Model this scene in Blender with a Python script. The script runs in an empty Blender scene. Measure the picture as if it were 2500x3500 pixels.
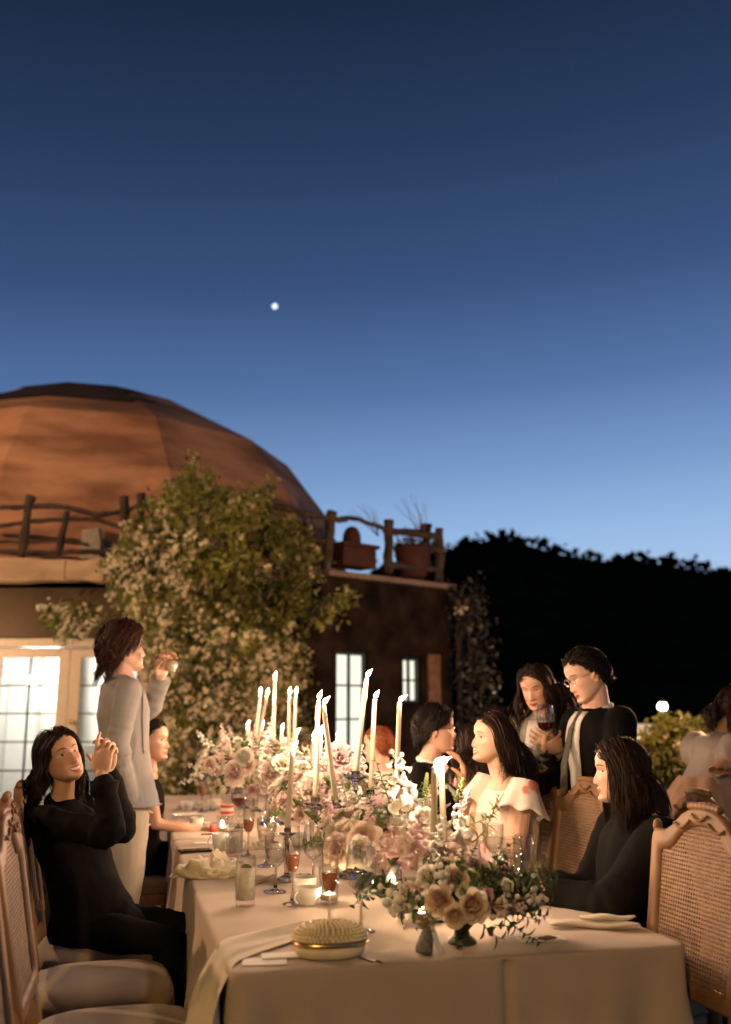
import bpy, math, random
import numpy as np
from mathutils import Vector, Matrix
from mathutils.bvhtree import BVHTree
rng = np.random.default_rng(7); random.seed(7)
SC = bpy.context.scene; COL = SC.collection
# ------------------------------------------------------------------ camera
H = 1.40; FPX = 3300.0; TH = math.atan(680/FPX)
cam_d = bpy.data.cameras.new('camera'); cam = bpy.data.objects.new('camera', cam_d); COL.objects.link(cam)
cam.location = (0, 0, H); cam.rotation_euler = (math.pi/2+TH, 0, 0)
cam_d.sensor_fit = 'VERTICAL'; cam_d.sensor_height = 36; cam_d.sensor_width = 36*2500/3500
cam_d.lens = FPX/3500*36; cam_d.clip_start = .05; cam_d.clip_end = 6000
cam_d.dof.use_dof = True; cam_d.dof.focus_distance = 3.65; cam_d.dof.aperture_fstop = 1.7
SC.camera = cam
# ------------------------------------------------------------------ sky at dusk
W = bpy.data.worlds.new('World'); SC.world = W; W.use_nodes = True
nt = W.node_tree; nt.nodes.clear()
def srgb(h):
    c = [int(h[i:i+2], 16)/255 for i in (0, 2, 4)]
    return tuple(x/12.92 if x <= .04045 else ((x+.055)/1.055)**2.4 for x in c)
wo = nt.nodes.new('ShaderNodeOutputWorld'); wb = nt.nodes.new('ShaderNodeBackground')
tc = nt.nodes.new('ShaderNodeTexCoord'); sp = nt.nodes.new('ShaderNodeSeparateXYZ'); rp = nt.nodes.new('ShaderNodeValToRGB')
nt.links.new(tc.outputs['Generated'], sp.inputs[0])
mx = nt.nodes.new('ShaderNodeMath'); mx.operation = 'MULTIPLY_ADD'; mx.inputs[1].default_value = -.04  # a little lighter where the sun went down
nt.links.new(sp.outputs['X'], mx.inputs[0]); nt.links.new(sp.outputs['Z'], mx.inputs[2])
nt.links.new(mx.outputs[0], rp.inputs[0])
SKY = [(0.0, 'c4d6ec'), (.12, 'a6c4e8'), (.17, '95b7e0'), (.235, '789aca'), (.32, '5474a5'), (.415, '3b547f'), (.54, '283d5d'), (.64, '1d2c45'), (1.0, '131b2c')]
el = rp.color_ramp.elements
el[0].position = 0; el[0].color = (*srgb(SKY[0][1]), 1); el[1].position = 1; el[1].color = (*srgb(SKY[-1][1]), 1)
for p, c in SKY[1:-1]:
    e = el.new(p); e.color = (*srgb(c), 1)
dt = nt.nodes.new('ShaderNodeVectorMath'); dt.operation = 'DOT_PRODUCT'; dt.inputs[1].default_value = (.34, .94, 0); nt.links.new(tc.outputs['Generated'], dt.inputs[0])   # the afterglow lies ahead; the eastern sky behind is darker
am = nt.nodes.new('ShaderNodeMath'); am.operation = 'MULTIPLY_ADD'; am.inputs[1].default_value = .42; am.inputs[2].default_value = .62; nt.links.new(dt.outputs['Value'], am.inputs[0])
nt.links.new(rp.outputs[0], wb.inputs[0]); nt.links.new(am.outputs[0], wb.inputs[1])
nt.links.new(wb.outputs[0], wo.inputs[0])
sun_d = bpy.data.lights.new('sun', 'SUN'); sun_d.energy = .02; sun_d.angle = math.radians(12); sun_d.color = (1, .85, .75)
sun = bpy.data.objects.new('sun', sun_d); COL.objects.link(sun); sun.rotation_euler = (math.radians(86), 0, math.radians(120))
SC.view_settings.view_transform = 'Standard'; SC.view_settings.look = 'None'; SC.view_settings.exposure = 0; SC.view_settings.gamma = 1
cy = SC.cycles; cy.use_denoising = True; cy.max_bounces = 8; cy.diffuse_bounces = 3; cy.glossy_bounces = 4; cy.transmission_bounces = 8
cy.transparent_max_bounces = 24; cy.caustics_reflective = False; cy.caustics_refractive = False; cy.sample_clamp_indirect = 4; cy.use_light_tree = True
# ------------------------------------------------------------------ geometry helpers
V3 = lambda *a: np.array(a, float)
def nrm(v): v = np.asarray(v, float); return v/(np.linalg.norm(v)+1e-12)
def at(px, py, D):
    u = (px-1250)/FPX; v = (1750-py)/FPX; c, s = math.cos(TH), math.sin(TH)
    r = V3(u, c-v*s, s+v*c); r = r*(D/r[1]); return V3(r[0], D, H+r[2])
def onz(px, py, z):
    u = (px-1250)/FPX; v = (1750-py)/FPX; c, s = math.cos(TH), math.sin(TH)
    r = V3(u, c-v*s, s+v*c); k = (z-H)/r[2]; return V3(r[0]*k, r[1]*k, z)
def smooth(x): x = np.clip(x, 0, 1); return x*x*(3-2*x)
def frame(f, up=(0, 0, 1)):
    f = nrm(f); x = nrm(np.cross(f, up)); z = np.cross(x, f); return np.array([x, f, z]).T
def wav(P, s, seed=0, oct=3):
    """cheap smooth noise in about -1..1 from warped sines"""
    r = np.random.default_rng(seed); o = np.zeros(len(P)); a = 1; Q = P*s
    for _ in range(oct):
        A = r.normal(size=(3, 3))*1.0; ph = r.uniform(0, 6.28, 3)
        w = np.sin(Q@A+ph); o += a*np.sin((Q@r.normal(size=3))*1.3+w.sum(1)*1.2+ph[0]); a *= .5; Q = Q*2.1
    return o/1.75
class MB:
    def __init__(s): s.V = []; s.F = {3: [], 4: []}; s.n = 0
    def add(s, V, Q=None, T=None):
        V = np.asarray(V, float).reshape(-1, 3)
        if Q is not None and len(Q): s.F[4].append(np.asarray(Q, int).reshape(-1, 4)+s.n)
        if T is not None and len(T): s.F[3].append(np.asarray(T, int).reshape(-1, 3)+s.n)
        s.V.append(V); s.n += len(V); return s
    def merge(s, o, R=None, t=None):
        V = np.concatenate(o.V)
        if R is not None: V = V@np.asarray(R).T
        if t is not None: V = V+np.asarray(t)
        return s.add(V, np.concatenate(o.F[4]) if o.F[4] else None, np.concatenate(o.F[3]) if o.F[3] else None)
    def loft(s, rings, cap=True, closed=True):
        """rings: (m,n,3)"""
        R = np.asarray(rings, float); m, n = R.shape[:2]; i = np.arange(m-1)[:, None]; j = np.arange(n if closed else n-1)[None]
        j2 = (j+1) % n; Q = np.stack([i*n+j, i*n+j2, (i+1)*n+j2, (i+1)*n+j], -1).reshape(-1, 4)
        V = R.reshape(-1, 3); T = []
        if cap and closed:
            V = np.vstack([V, R[0].mean(0), R[-1].mean(0)]); k = np.arange(n); k2 = (k+1) % n
            T = np.vstack([np.stack([k2, k, np.full(n, m*n)], -1), np.stack([(m-1)*n+k, (m-1)*n+k2, np.full(n, m*n+1)], -1)])
        return s.add(V, Q, T)
    def tube(s, path, rad, n=8, cap=True, ax=None, rb=None):
        P = np.asarray(path, float); m = len(P); r = np.broadcast_to(np.asarray(rad, float), (m,)); rb = r if rb is None else np.broadcast_to(np.asarray(rb, float), (m,))
        T = np.gradient(P, axis=0); T /= np.linalg.norm(T, axis=1)[:, None]+1e-12
        a = nrm(np.cross(T[0], (0, 0, 1) if abs(T[0][2]) < .9 else (1, 0, 0))) if ax is None else np.asarray(ax, float)
        X = []; 
        for t in T:
            a = nrm(a-t*(a@t)); X.append(a)
            if ax is not None: a = np.asarray(ax, float)
        X = np.array(X); Y = np.cross(T, X); g = np.linspace(0, 2*math.pi, n, endpoint=False)
        rings = P[:, None]+X[:, None]*(np.cos(g)[None, :, None]*r[:, None, None])+Y[:, None]*(np.sin(g)[None, :, None]*rb[:, None, None])
        return s.loft(rings, cap)
    def cap_tube(s, path, rad, n=10, ax=None, rb=None):
        """tube with rounded ends"""
        P = [np.asarray(p, float) for p in path]; r = list(np.broadcast_to(np.asarray(rad, float), (len(P),))); q = None if rb is None else list(np.broadcast_to(np.asarray(rb, float), (len(P),)))
        d0 = nrm(P[0]-P[1]); d1 = nrm(P[-1]-P[-2]); f = (.35, .7, .95)
        c = [math.sqrt(1-x*x) for x in f]
        m0 = r[0] if q is None else min(r[0], q[0]); m1 = r[-1] if q is None else min(r[-1], q[-1])
        PP = [P[0]+d0*m0*f[k] for k in (2, 1, 0)]+P+[P[-1]+d1*m1*f[k] for k in (0, 1, 2)]
        rr = [r[0]*c[k] for k in (2, 1, 0)]+r+[r[-1]*c[k] for k in (0, 1, 2)]
        qq = None if q is None else [q[0]*c[k] for k in (2, 1, 0)]+q+[q[-1]*c[k] for k in (0, 1, 2)]
        return s.tube(PP, rr, n, True, ax, qq)
    def lathe(s, prof, n=16, o=(0, 0, 0), R=None, cap=False):
        p = np.asarray(prof, float); g = np.linspace(0, 2*math.pi, n, endpoint=False)
        rings = np.stack([p[:, :1]*np.cos(g), p[:, :1]*np.sin(g), np.repeat(p[:, 1:2], n, 1)], -1)
        if R is not None: rings = rings@np.asarray(R).T
        return s.loft(rings+np.asarray(o, float), cap)
    def ell(s, c, r, R=None, nu=16, nv=10):
        ph = np.linspace(-math.pi/2, math.pi/2, nv+1)[1:-1]; g = np.linspace(0, 2*math.pi, nu, endpoint=False)
        r = np.broadcast_to(np.asarray(r, float), (3,))
        rings = np.stack([np.cos(ph)[:, None]*np.cos(g)*r[0], np.cos(ph)[:, None]*np.sin(g)*r[1], np.sin(ph)[:, None]*np.ones_like(g)*r[2]], -1)
        V = np.vstack([rings.reshape(-1, 3), [0, 0, -r[2]], [0, 0, r[2]]])
        if R is not None: V = V@np.asarray(R).T
        m = nv-1; k = np.arange(nu); k2 = (k+1) % nu; i = np.arange(m-1)[:, None]
        Q = np.stack([i*nu+k, i*nu+k2, (i+1)*nu+k2, (i+1)*nu+k], -1).reshape(-1, 4)
        T = np.vstack([np.stack([k2, k, np.full(nu, m*nu)], -1), np.stack([(m-1)*nu+k, (m-1)*nu+k2, np.full(nu, m*nu+1)], -1)])
        return s.add(V+np.asarray(c, float), Q, T)
    def box(s, c, size, R=None, b=.004):
        h = np.asarray(size, float)/2; b = min(b, h.min()*.6); V = []; 
        for z, q in ((-h[2], b), (-h[2]+b, 0), (h[2]-b, 0), (h[2], b)):
            x, y = h[0]-q, h[1]-q; e = b*.6
            V.append([(x, y-e, z), (x-e, y, z), (-x+e, y, z), (-x, y-e, z), (-x, -y+e, z), (-x+e, -y, z), (x-e, -y, z), (x, -y+e, z)])
        V = np.array(V)
        if R is not None: V = V@np.asarray(R).T
        return s.loft(V+np.asarray(c, float))
    def grid(s, P, closed=False):
        return s.loft(P, False, closed)
    def quads(s, V):
        V = np.asarray(V, float).reshape(-1, 4, 3); return s.add(V.reshape(-1, 3), np.arange(len(V)*4).reshape(-1, 4))
    def arr(s): return np.concatenate(s.V), [np.concatenate(s.F[k]) for k in (3, 4) if s.F[k]]
    def mesh(s, name, mat, smooth=True, off=None):
        V, Fs = s.arr()
        if off is not None: V = V-np.asarray(off)
        return np_mesh(name, V, Fs, mat, smooth)
    def build(s, name, mat, parent=None, smooth=True, world=True):
        off = np.array(parent_loc(parent)) if (parent is not None and world) else None
        return obj(name, s.mesh(name, mat, smooth, off), parent)
def parent_loc(p):
    l = np.zeros(3)
    while p is not None: l += np.array(p.location); p = p.parent
    return l
def np_mesh(name, V, Fs, mat, smooth=True):
    me = bpy.data.meshes.new(name); V = np.asarray(V, np.float32); me.vertices.add(len(V)); me.vertices.foreach_set('co', V.ravel())
    nl = sum(f.size for f in Fs); nf = sum(len(f) for f in Fs); me.loops.add(nl); me.polygons.add(nf)
    me.loops.foreach_set('vertex_index', np.concatenate([f.ravel() for f in Fs]).astype(np.int32))
    tot = np.concatenate([np.full(len(f), f.shape[1]) for f in Fs]); st = np.concatenate([[0], np.cumsum(tot)[:-1]])
    me.polygons.foreach_set('loop_start', st.astype(np.int32))
    me.polygons.foreach_set('use_smooth', np.full(nf, smooth))
    me.update(calc_edges=True); me.validate()
    if mat is not None:
        for m in (mat if isinstance(mat, (list, tuple)) else [mat]): me.materials.append(m)
    return me
def obj(name, me, parent=None):
    o = bpy.data.objects.new(name, me); COL.objects.link(o); o.parent = parent; return o
def tag(o, label=None, cat=None, group=None, kind=None):
    for k, v in (('label', label), ('category', cat), ('group', group), ('kind', kind)):
        if v: o[k] = v
    return o
def thing(name, label, cat, loc=(0, 0, 0), group=None):
    o = bpy.data.objects.new(name, None); COL.objects.link(o); o.location = loc; o.empty_display_size = .05; return tag(o, label, cat, group)
def struct(o): o['kind'] = 'structure'; return o
def stuff(o): o['kind'] = 'stuff'; return o
def copy_tree(o, parent=None):
    c = o.copy(); COL.objects.link(c); c.parent = parent
    for ch in o.children: copy_tree(ch, c)
    return c
def place(o, loc, rz=0, label=None, group=None):
    o.location = loc; o.rotation_euler = (0, 0, rz)
    if label: o['label'] = label
    if group: o['group'] = group
    return o
def remesh(mb, vox, it=2, keep=None):
    me = mb.mesh('tmp', None); o = bpy.data.objects.new('tmp', me); COL.objects.link(o)
    m = o.modifiers.new('r', 'REMESH'); m.mode = 'VOXEL'; m.voxel_size = vox
    if it: q = o.modifiers.new('s', 'SMOOTH'); q.factor = .5; q.iterations = it
    dg = bpy.context.evaluated_depsgraph_get(); e = o.evaluated_get(dg); t = e.to_mesh()
    V = np.empty(len(t.vertices)*3, np.float32); t.vertices.foreach_get('co', V); V = V.reshape(-1, 3).astype(float)
    N = np.empty(len(t.vertices)*3, np.float32); t.vertices.foreach_get('normal', N); N = N.reshape(-1, 3).astype(float)
    L = np.empty(len(t.loops), np.int32); t.loops.foreach_get('vertex_index', L)
    tot = np.empty(len(t.polygons), np.int32); t.polygons.foreach_get('loop_total', tot); st = np.empty(len(t.polygons), np.int32); t.polygons.foreach_get('loop_start', st)
    Fs = []
    for k in (3, 4):
        i = st[tot == k]
        if len(i): Fs.append(L[i[:, None]+np.arange(k)])
    e.to_mesh_clear(); bpy.data.objects.remove(o); bpy.data.meshes.remove(me)
    return V, Fs, N
# ------------------------------------------------------------------ materials
def nodes(name):
    m = bpy.data.materials.new(name); m.use_nodes = True; t = m.node_tree; t.nodes.clear()
    o = t.nodes.new('ShaderNodeOutputMaterial'); return m, t, o
def N_(t, k, **kw):
    n = t.nodes.new('ShaderNode'+k)
    for a, b in kw.items(): setattr(n, a, b)
    return n
def mat(name, col, rough=.6, metal=0, var=.15, scale=12, bump=0, bscale=60, trans=0, ior=1.45, sss=0, sheen=0, coat=0, col2=None, stretch=None, spec=.5, detail=4, lo=.35, hi=.65):
    m, t, o = nodes(name); b = N_(t, 'BsdfPrincipled'); t.links.new(b.outputs[0], o.inputs[0]); I = b.inputs
    tc = N_(t, 'TexCoord'); src = tc.outputs['Object']
    if stretch:
        mp = N_(t, 'Mapping'); mp.inputs['Scale'].default_value = stretch; t.links.new(src, mp.inputs[0]); src = mp.outputs[0]
    n = N_(t, 'TexNoise'); n.inputs['Scale'].default_value = scale; n.inputs['Detail'].default_value = detail; t.links.new(src, n.inputs['Vector'])
    r = N_(t, 'ValToRGB'); e = r.color_ramp.elements; e[0].position = lo; e[1].position = hi
    c = np.array(col); c2 = np.array(col2) if col2 is not None else c*(1+var)
    e[0].color = (*(c*(1-var) if col2 is None else c), 1); e[1].color = (*np.clip(c2, 0, 1), 1)
    t.links.new(n.outputs[0], r.inputs[0]); t.links.new(r.outputs[0], I['Base Color'])
    I['Roughness'].default_value = rough; I['Metallic'].default_value = metal; I['IOR'].default_value = ior; I['Transmission Weight'].default_value = trans
    I['Subsurface Weight'].default_value = sss; I['Subsurface Radius'].default_value = (1, .35, .2); I['Subsurface Scale'].default_value = .012
    I['Sheen Weight'].default_value = sheen; I['Coat Weight'].default_value = coat; I['Specular IOR Level'].default_value = spec
    if bump:
        n2 = N_(t, 'TexNoise'); n2.inputs['Scale'].default_value = bscale; n2.inputs['Detail'].default_value = 5; t.links.new(src, n2.inputs['Vector'])
        bp = N_(t, 'Bump'); bp.inputs['Strength'].default_value = bump; bp.inputs['Distance'].default_value = .01; t.links.new(n2.outputs[0], bp.inputs['Height']); t.links.new(bp.outputs[0], I['Normal'])
    return m
def emit(name, col, s, add=False):
    m, t, o = nodes(name); e = N_(t, 'Emission'); e.inputs[0].default_value = (*col, 1); e.inputs[1].default_value = s
    if add:
        tr = N_(t, 'BsdfTransparent'); a = N_(t, 'AddShader'); t.links.new(tr.outputs[0], a.inputs[0]); t.links.new(e.outputs[0], a.inputs[1]); t.links.new(a.outputs[0], o.inputs[0])
    else: t.links.new(e.outputs[0], o.inputs[0])
    return m
def thin_glass(name, tint=(.97, .97, .96), refl=1.0):
    m, t, o = nodes(name); tr = N_(t, 'BsdfTransparent'); tr.inputs[0].default_value = (*tint, 1); g = N_(t, 'BsdfGlossy'); g.inputs['Roughness'].default_value = .03
    lw = N_(t, 'LayerWeight'); lw.inputs[0].default_value = .32; mm = N_(t, 'Math', operation='MULTIPLY_ADD'); mm.inputs[1].default_value = .42*refl; mm.inputs[2].default_value = .025
    t.links.new(lw.outputs['Facing'], mm.inputs[0]); x = N_(t, 'MixShader'); t.links.new(mm.outputs[0], x.inputs[0]); t.links.new(tr.outputs[0], x.inputs[1]); t.links.new(g.outputs[0], x.inputs[2]); t.links.new(x.outputs[0], o.inputs[0])
    return m
def leafmat(name, c1, c2, scale=6, tr=.3):
    m, t, o = nodes(name); d = N_(t, 'BsdfDiffuse'); l = N_(t, 'BsdfTranslucent'); g = N_(t, 'BsdfGlossy'); g.inputs['Roughness'].default_value = .45
    tc = N_(t, 'TexCoord'); n = N_(t, 'TexNoise'); n.inputs['Scale'].default_value = scale; t.links.new(tc.outputs['Object'], n.inputs['Vector'])
    r = N_(t, 'ValToRGB'); e = r.color_ramp.elements; e[0].position = .35; e[1].position = .65; e[0].color = (*c1, 1); e[1].color = (*c2, 1); t.links.new(n.outputs[0], r.inputs[0])
    t.links.new(r.outputs[0], d.inputs[0]); t.links.new(r.outputs[0], l.inputs[0]); a = N_(t, 'MixShader'); a.inputs[0].default_value = tr; t.links.new(d.outputs[0], a.inputs[1]); t.links.new(l.outputs[0], a.inputs[2])
    b = N_(t, 'MixShader'); b.inputs[0].default_value = .06; t.links.new(a.outputs[0], b.inputs[1]); t.links.new(g.outputs[0], b.inputs[2]); t.links.new(b.outputs[0], o.inputs[0]); return m
def point(name, loc, power, col, rad=.015, parent=None):
    d = bpy.data.lights.new(name, 'POINT'); d.energy = power; d.color = col; d.shadow_soft_size = rad; o = bpy.data.objects.new(name, d); COL.objects.link(o)
    o.parent = parent; o.location = np.asarray(loc)-(parent_loc(parent) if parent else 0); return o
WARM = (1, .62, .32)
m_wood = mat('weathered wood', (.225, .12, .056), .55, var=.3, scale=9, stretch=(1, 1, .12), bump=.25, bscale=40)
m_cane = mat('cane', (.28, .17, .10), .6, var=.15, scale=30)
m_seat = mat('seat linen', (.23, .17, .11), .9, var=.08, bump=.2, bscale=400, sheen=.2)
m_cloth = mat('table linen', (.42, .322, .248), .9, var=.06, scale=5, bump=.25, bscale=600, sheen=.15)
m_napkin = mat('napkin linen', (.62, .53, .41), .9, var=.05, bump=.25, bscale=500, sheen=.2)
m_glass = thin_glass('thin glass'); m_wine = mat('red wine', (.06, .003, .006), .1, var=.05)
m_rose = mat('rose wine', (.75, .27, .14), .05, var=.05, trans=.6); m_crystal = mat('cut crystal', (.98, .98, .98), .02, var=0, trans=1, ior=1.5)
m_wax = mat('candle wax', (.56, .47, .34), .45, var=.03, sss=.35); m_china = mat('white china', (.8, .77, .7), .15, var=.02)
m_flame = emit('candle flame', (1, .82, .52), 15, True); m_black = mat('black gloss', (.012, .012, .013), .2, var=.1); m_dark = mat('dark iron', (.02, .016, .013), .6, var=.2)
m_silver = mat('silver', (.75, .72, .68), .2, metal=1, var=.05); m_gold = mat('gold', (.8, .52, .2), .25, metal=1, var=.05)
m_paper = mat('card paper', (.75, .70, .62), .8, var=.03); m_red = mat('red label', (.55, .05, .03), .5, var=.05)
m_leaf = leafmat('leaf', (.025, .06, .012), (.10, .16, .03), 14); m_leaf2 = leafmat('light leaf', (.12, .17, .03), (.24, .28, .07), 14, .4)
m_vleaf = leafmat('vine leaf', (.045, .06, .006), (.27, .28, .035), 1.6); m_bloss = leafmat('vine blossom', (.66, .55, .34), (.85, .76, .52), 3, .3)
# ------------------------------------------------------------------ ground, hill, moon
m_ground = mat('packed earth and grass', (.022, .019, .011), 1, var=.4, scale=3, bump=.6, bscale=30, spec=0)
mb = MB(); n = 61; gx = np.sign(np.linspace(-1, 1, n))*np.abs(np.linspace(-1, 1, n))**2.5*600
X, Y = np.meshgrid(gx, gx+5); P = np.stack([X, Y, 0*X], -1); mb.grid(P); struct(mb.build('ground', m_ground))
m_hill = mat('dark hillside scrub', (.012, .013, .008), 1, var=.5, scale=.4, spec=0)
RID = [(-1500, 2150), (-200, 2100), (1200, 1990), (1400, 1905), (1540, 1868), (1620, 1850), (1690, 1833), (1760, 1843), (1860, 1870), (1960, 1895), (2050, 1915), (2150, 1900), (2200, 1908), (2300, 1925), (2400, 1945), (2480, 1942), (2560, 1965), (3000, 2050), (4500, 2200)]
px = np.linspace(-1500, 4500, 420); py = np.interp(px, *zip(*RID)); D = 75
R0 = np.array([at(a, b, D) for a, b in zip(px, py)]); t = np.linspace(0, 1, 26)
rows = []
for k in t:
    q = R0.copy(); q[:, 1] = 34+(D-34)*k; q[:, 0] *= q[:, 1]/D; q[:, 2] = (1.4+(R0[:, 2]-1.4)*(q[:, 1]/D)*(.25+.75*smooth(k)))*smooth(k*6)-.3*(1-k); rows.append(q)
for k in (1.3, 2.2):
    q = R0.copy(); q[:, 1] = D*k; q[:, 0] *= k; q[:, 2] = R0[:, 2]*(1.5-k*.6)-1; rows.append(q)
P = np.array(rows); sh = P.shape; Pf = P.reshape(-1, 3); Pf[:, 2] += wav(Pf, .35, 3)*.13+wav(Pf, 1.1, 4)*.08-.25
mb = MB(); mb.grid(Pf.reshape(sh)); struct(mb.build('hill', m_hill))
N = 3500; i = rng.integers(0, len(px), N); c = R0[i]+rng.normal(size=(N, 3))*[.5, 1.5, .11]+[0, -1, -.4]
tr = np.isin(i // 11, [24, 27, 31]) ; c[tr, 2] += rng.uniform(0, .6, tr.sum())
u = rng.normal(size=(N, 3)); u /= np.linalg.norm(u, axis=1)[:, None]; w = np.cross(u, rng.normal(size=(N, 3))); w /= np.linalg.norm(w, axis=1)[:, None]; s = rng.uniform(.08, .3, N)[:, None]
mb = MB(); mb.quads(np.stack([c-u*s-w*s, c+u*s-w*s, c+u*s+w*s, c-u*s+w*s], 1)); o = mb.build('hillside_trees', m_hill); tag(o, 'dark scrub trees along the black ridge line', 'trees', kind='stuff')
mp = at(940, 1047, 2000); mb = MB(); mb.ell((0, 0, 0), 5.6); o = obj('moon', mb.mesh('moon', emit('moonlight', (.95, 1, 1), 1.6))); o.location = mp; tag(o, 'small bright white moon in the blue dusk sky', 'moon')
# ------------------------------------------------------------------ domed house
m_dome = mat('dome render', (.24, .11, .054), .85, col2=(.52, .26, .135), scale=.7, detail=9, stretch=(1, 1, 3.5), bump=1.0, bscale=7, lo=.40, hi=.61)
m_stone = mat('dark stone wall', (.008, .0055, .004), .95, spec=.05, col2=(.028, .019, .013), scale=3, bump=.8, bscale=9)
m_plaster = mat('tan plaster', (.27, .16, .09), .9, var=.15, scale=2, bump=.2); m_cream = mat('cream door paint', (.72, .56, .40), .5, var=.04)
m_beam = mat('pale timber beam', (.40, .26, .15), .8, col2=(.52, .36, .22), scale=2.5, stretch=(.4, 1, 2), bump=.3, bscale=14)
m_branch = mat('rustic branch', (.05, .033, .022), .9, var=.4, scale=8, bump=.5); m_terra = mat('terracotta', (.05, .016, .009), .8, var=.2, scale=8)
m_green = mat('dark green window paint', (.02, .045, .035), .5, var=.1); m_room = mat('white room wall', (.75, .76, .74), .8, var=.03)
house = thing('domed_house', 'stone house with an orange dome, lit french doors and a terrace', 'house', (-3, 12, 0))
# dome in four straight tiers
g = np.linspace(0, 2*math.pi, 12, endpoint=False); prof = [(4.45, 2.95), (4.3, 3.72), (3.98, 4.6), (3.3, 5.5), (1.62, 6.42), (.05, 6.87)]
Pd = np.array([[(-4.63+r*math.cos(a), 16.0+r*math.sin(a), z) for a in g] for r, z in prof]); mb = MB(); mb.loft(Pd, True)
dome = mb.build('dome', m_dome, house, smooth=False)
mb = MB(); rr = []                                             # patch of dark roofing felt just below the crown
for k in np.linspace(.40, .97, 9):
    ring = Pd[3]*(1-k)+Pd[4]*k; row = []
    for a in np.linspace(4.25+.12*math.sin(k*17), 5.28+.15*math.sin(k*23+1), 26):
        u = (a % (2*math.pi))/(2*math.pi)*12; i0 = int(u) % 12; q = ring[i0]*(1-u % 1)+ring[(i0+1) % 12]*(u % 1); row.append(q+V3(math.cos(a)*.5, math.sin(a)*.5, .85)*.03)
    rr.append(row)
mb.grid(rr); mb.build('roof_felt', mat('roof felt', (.035, .02, .014), .9, var=.3, scale=2), dome)
# terrace slab, beam, walls
def wall(name, boxes, m):
    mb = MB()
    for a, b in boxes: a = V3(*a); b = V3(*b); mb.box((a+b)/2, b-a, b=.01)
    return mb.build(name, m, house, smooth=False)
wall('terrace_slab', [((-9, 11.2, 2.95), (-1.0, 13.6, 3.06))], m_stone)
bm = []
for a, b in ((-9, -6.3), (-6.29, -3.45), (-3.44, -.95)):
    mb = MB(); V = []; xs = np.linspace(a, b, 14)
    for x in xs:
        j = .012*math.sin(x*5)+.01*math.sin(x*13); V.append([(x, 11.2, 2.86+j), (x, 10.98+j, 2.86+j), (x, 10.96, 2.99), (x, 10.97+j, 3.11-j), (x, 11.2, 3.12)])
    mb.loft(np.array(V)); mb.build('balcony_beam', m_beam, house, smooth=False)
DW = 12.3
wall('wall', [((-9, DW, 0), (-4.86, DW+.3, 2.95)), ((-4.86, DW, 2.28), (-2.62, DW+.3, 2.95)), ((-2.62, DW, 0), (-.5, DW+.3, 2.95))], m_plaster)
wall('door_surround', [((-4.86, DW-.03, 0), (-4.74, DW+.2, 2.19)), ((-2.74, DW-.03, 0), (-2.62, DW+.2, 2.19)), ((-4.9, DW-.05, 2.19), (-2.58, DW+.2, 2.30))], m_cream)
def door(x0, x1):
    z0, z1 = .03, 2.18; y = DW+.05; st = .14; mb = MB(); d = .045
    for a, b, c, e in ((x0, x0+st, z0, z1), (x1-st, x1, z0, z1), (x0+st, x1-st, z1-.12, z1), (x0+st, x1-st, z0, z0+.3)): mb.box(((a+b)/2, y, (c+e)/2), (b-a-.002, d, e-c-.002))
    o = mb.build('door', m_cream, house, smooth=False); px0, px1, pz0, pz1 = x0+st, x1-st, z0+.3, z1-.12
    mb = MB(); xm = (px0+px1)/2; mb.box((xm, y, (pz0+pz1)/2), (.022, .03, pz1-pz0), b=.003); mb.build('muntin', m_green, o, smooth=False)
    for k in range(1, 5): mb = MB(); z = pz0+(pz1-pz0)*k/5; mb.box((xm, y+.004, z), (px1-px0, .024, .02), b=.003); mb.build('muntin', m_green, o, smooth=False)
    for k in range(5):
        for a, b in ((px0, xm-.011), (xm+.011, px1)):
            mb = MB(); mb.box(((a+b)/2, y+.006, pz0+(pz1-pz0)*(k+.5)/5), (b-a, .005, (pz1-pz0)/5-.02), b=.001); mb.build('pane', m_glass, o, smooth=False)
    return o
d1 = door(-4.735, -3.735); d2 = door(-3.73, -2.745)
for z in (1.27, 1.10):
    mb = MB(); p = V3(-3.66, DW-.03, z); mb.ell(p, (.028, .028, .028)); mb.tube([p, p+[0, .06, 0]], .012); mb.build('handle', m_gold, d2)
# lit room behind the doors
wall('room_wall', [((-5.6, 15.4, 0), (-1.9, 15.5, 2.75)), ((-5.7, DW+.31, 0), (-5.6, 15.4, 2.75)), ((-1.9, DW+.31, 0), (-1.8, 15.4, 2.75)), ((-5.6, DW+.31, 2.75), (-1.9, 15.4, 2.8))], m_room)
for bx_ in [((-4.9, 14.9, 0), (-4.5, 15.35, 2.2)), ((-4.2, 14.6, 0), (-3.0, 15.3, .92)), ((-3.35, 13.4, 0), (-3.0, 13.8, 1.5))]: wall('cupboard', [bx_], mat('grey cupboard', (.42, .42, .38), .6, var=.05))
for p in (at(110, 2325, 14.2), at(172, 2305, 14.4)):
    t_ = thing('ceiling_lamp', 'round globe lamp glowing behind the french doors, '+('lower left' if p[1] < 14.3 else 'upper right')+' of two', 'lamp', p, 'globe lamps in the lit room')
    mb = MB(); mb.ell(p, .085); mb.build('globe', emit('lamp globe', (1, .97, .9), 3.0, True), t_); mb = MB(); mb.tube([p+[0, 0, .08], V3(p[0], p[1], 2.75)], .008, 6); mb.build('cord', m_dark, t_)
    point('lamp_light', p, 75, (1, .93, .82), .08, t_)
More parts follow.
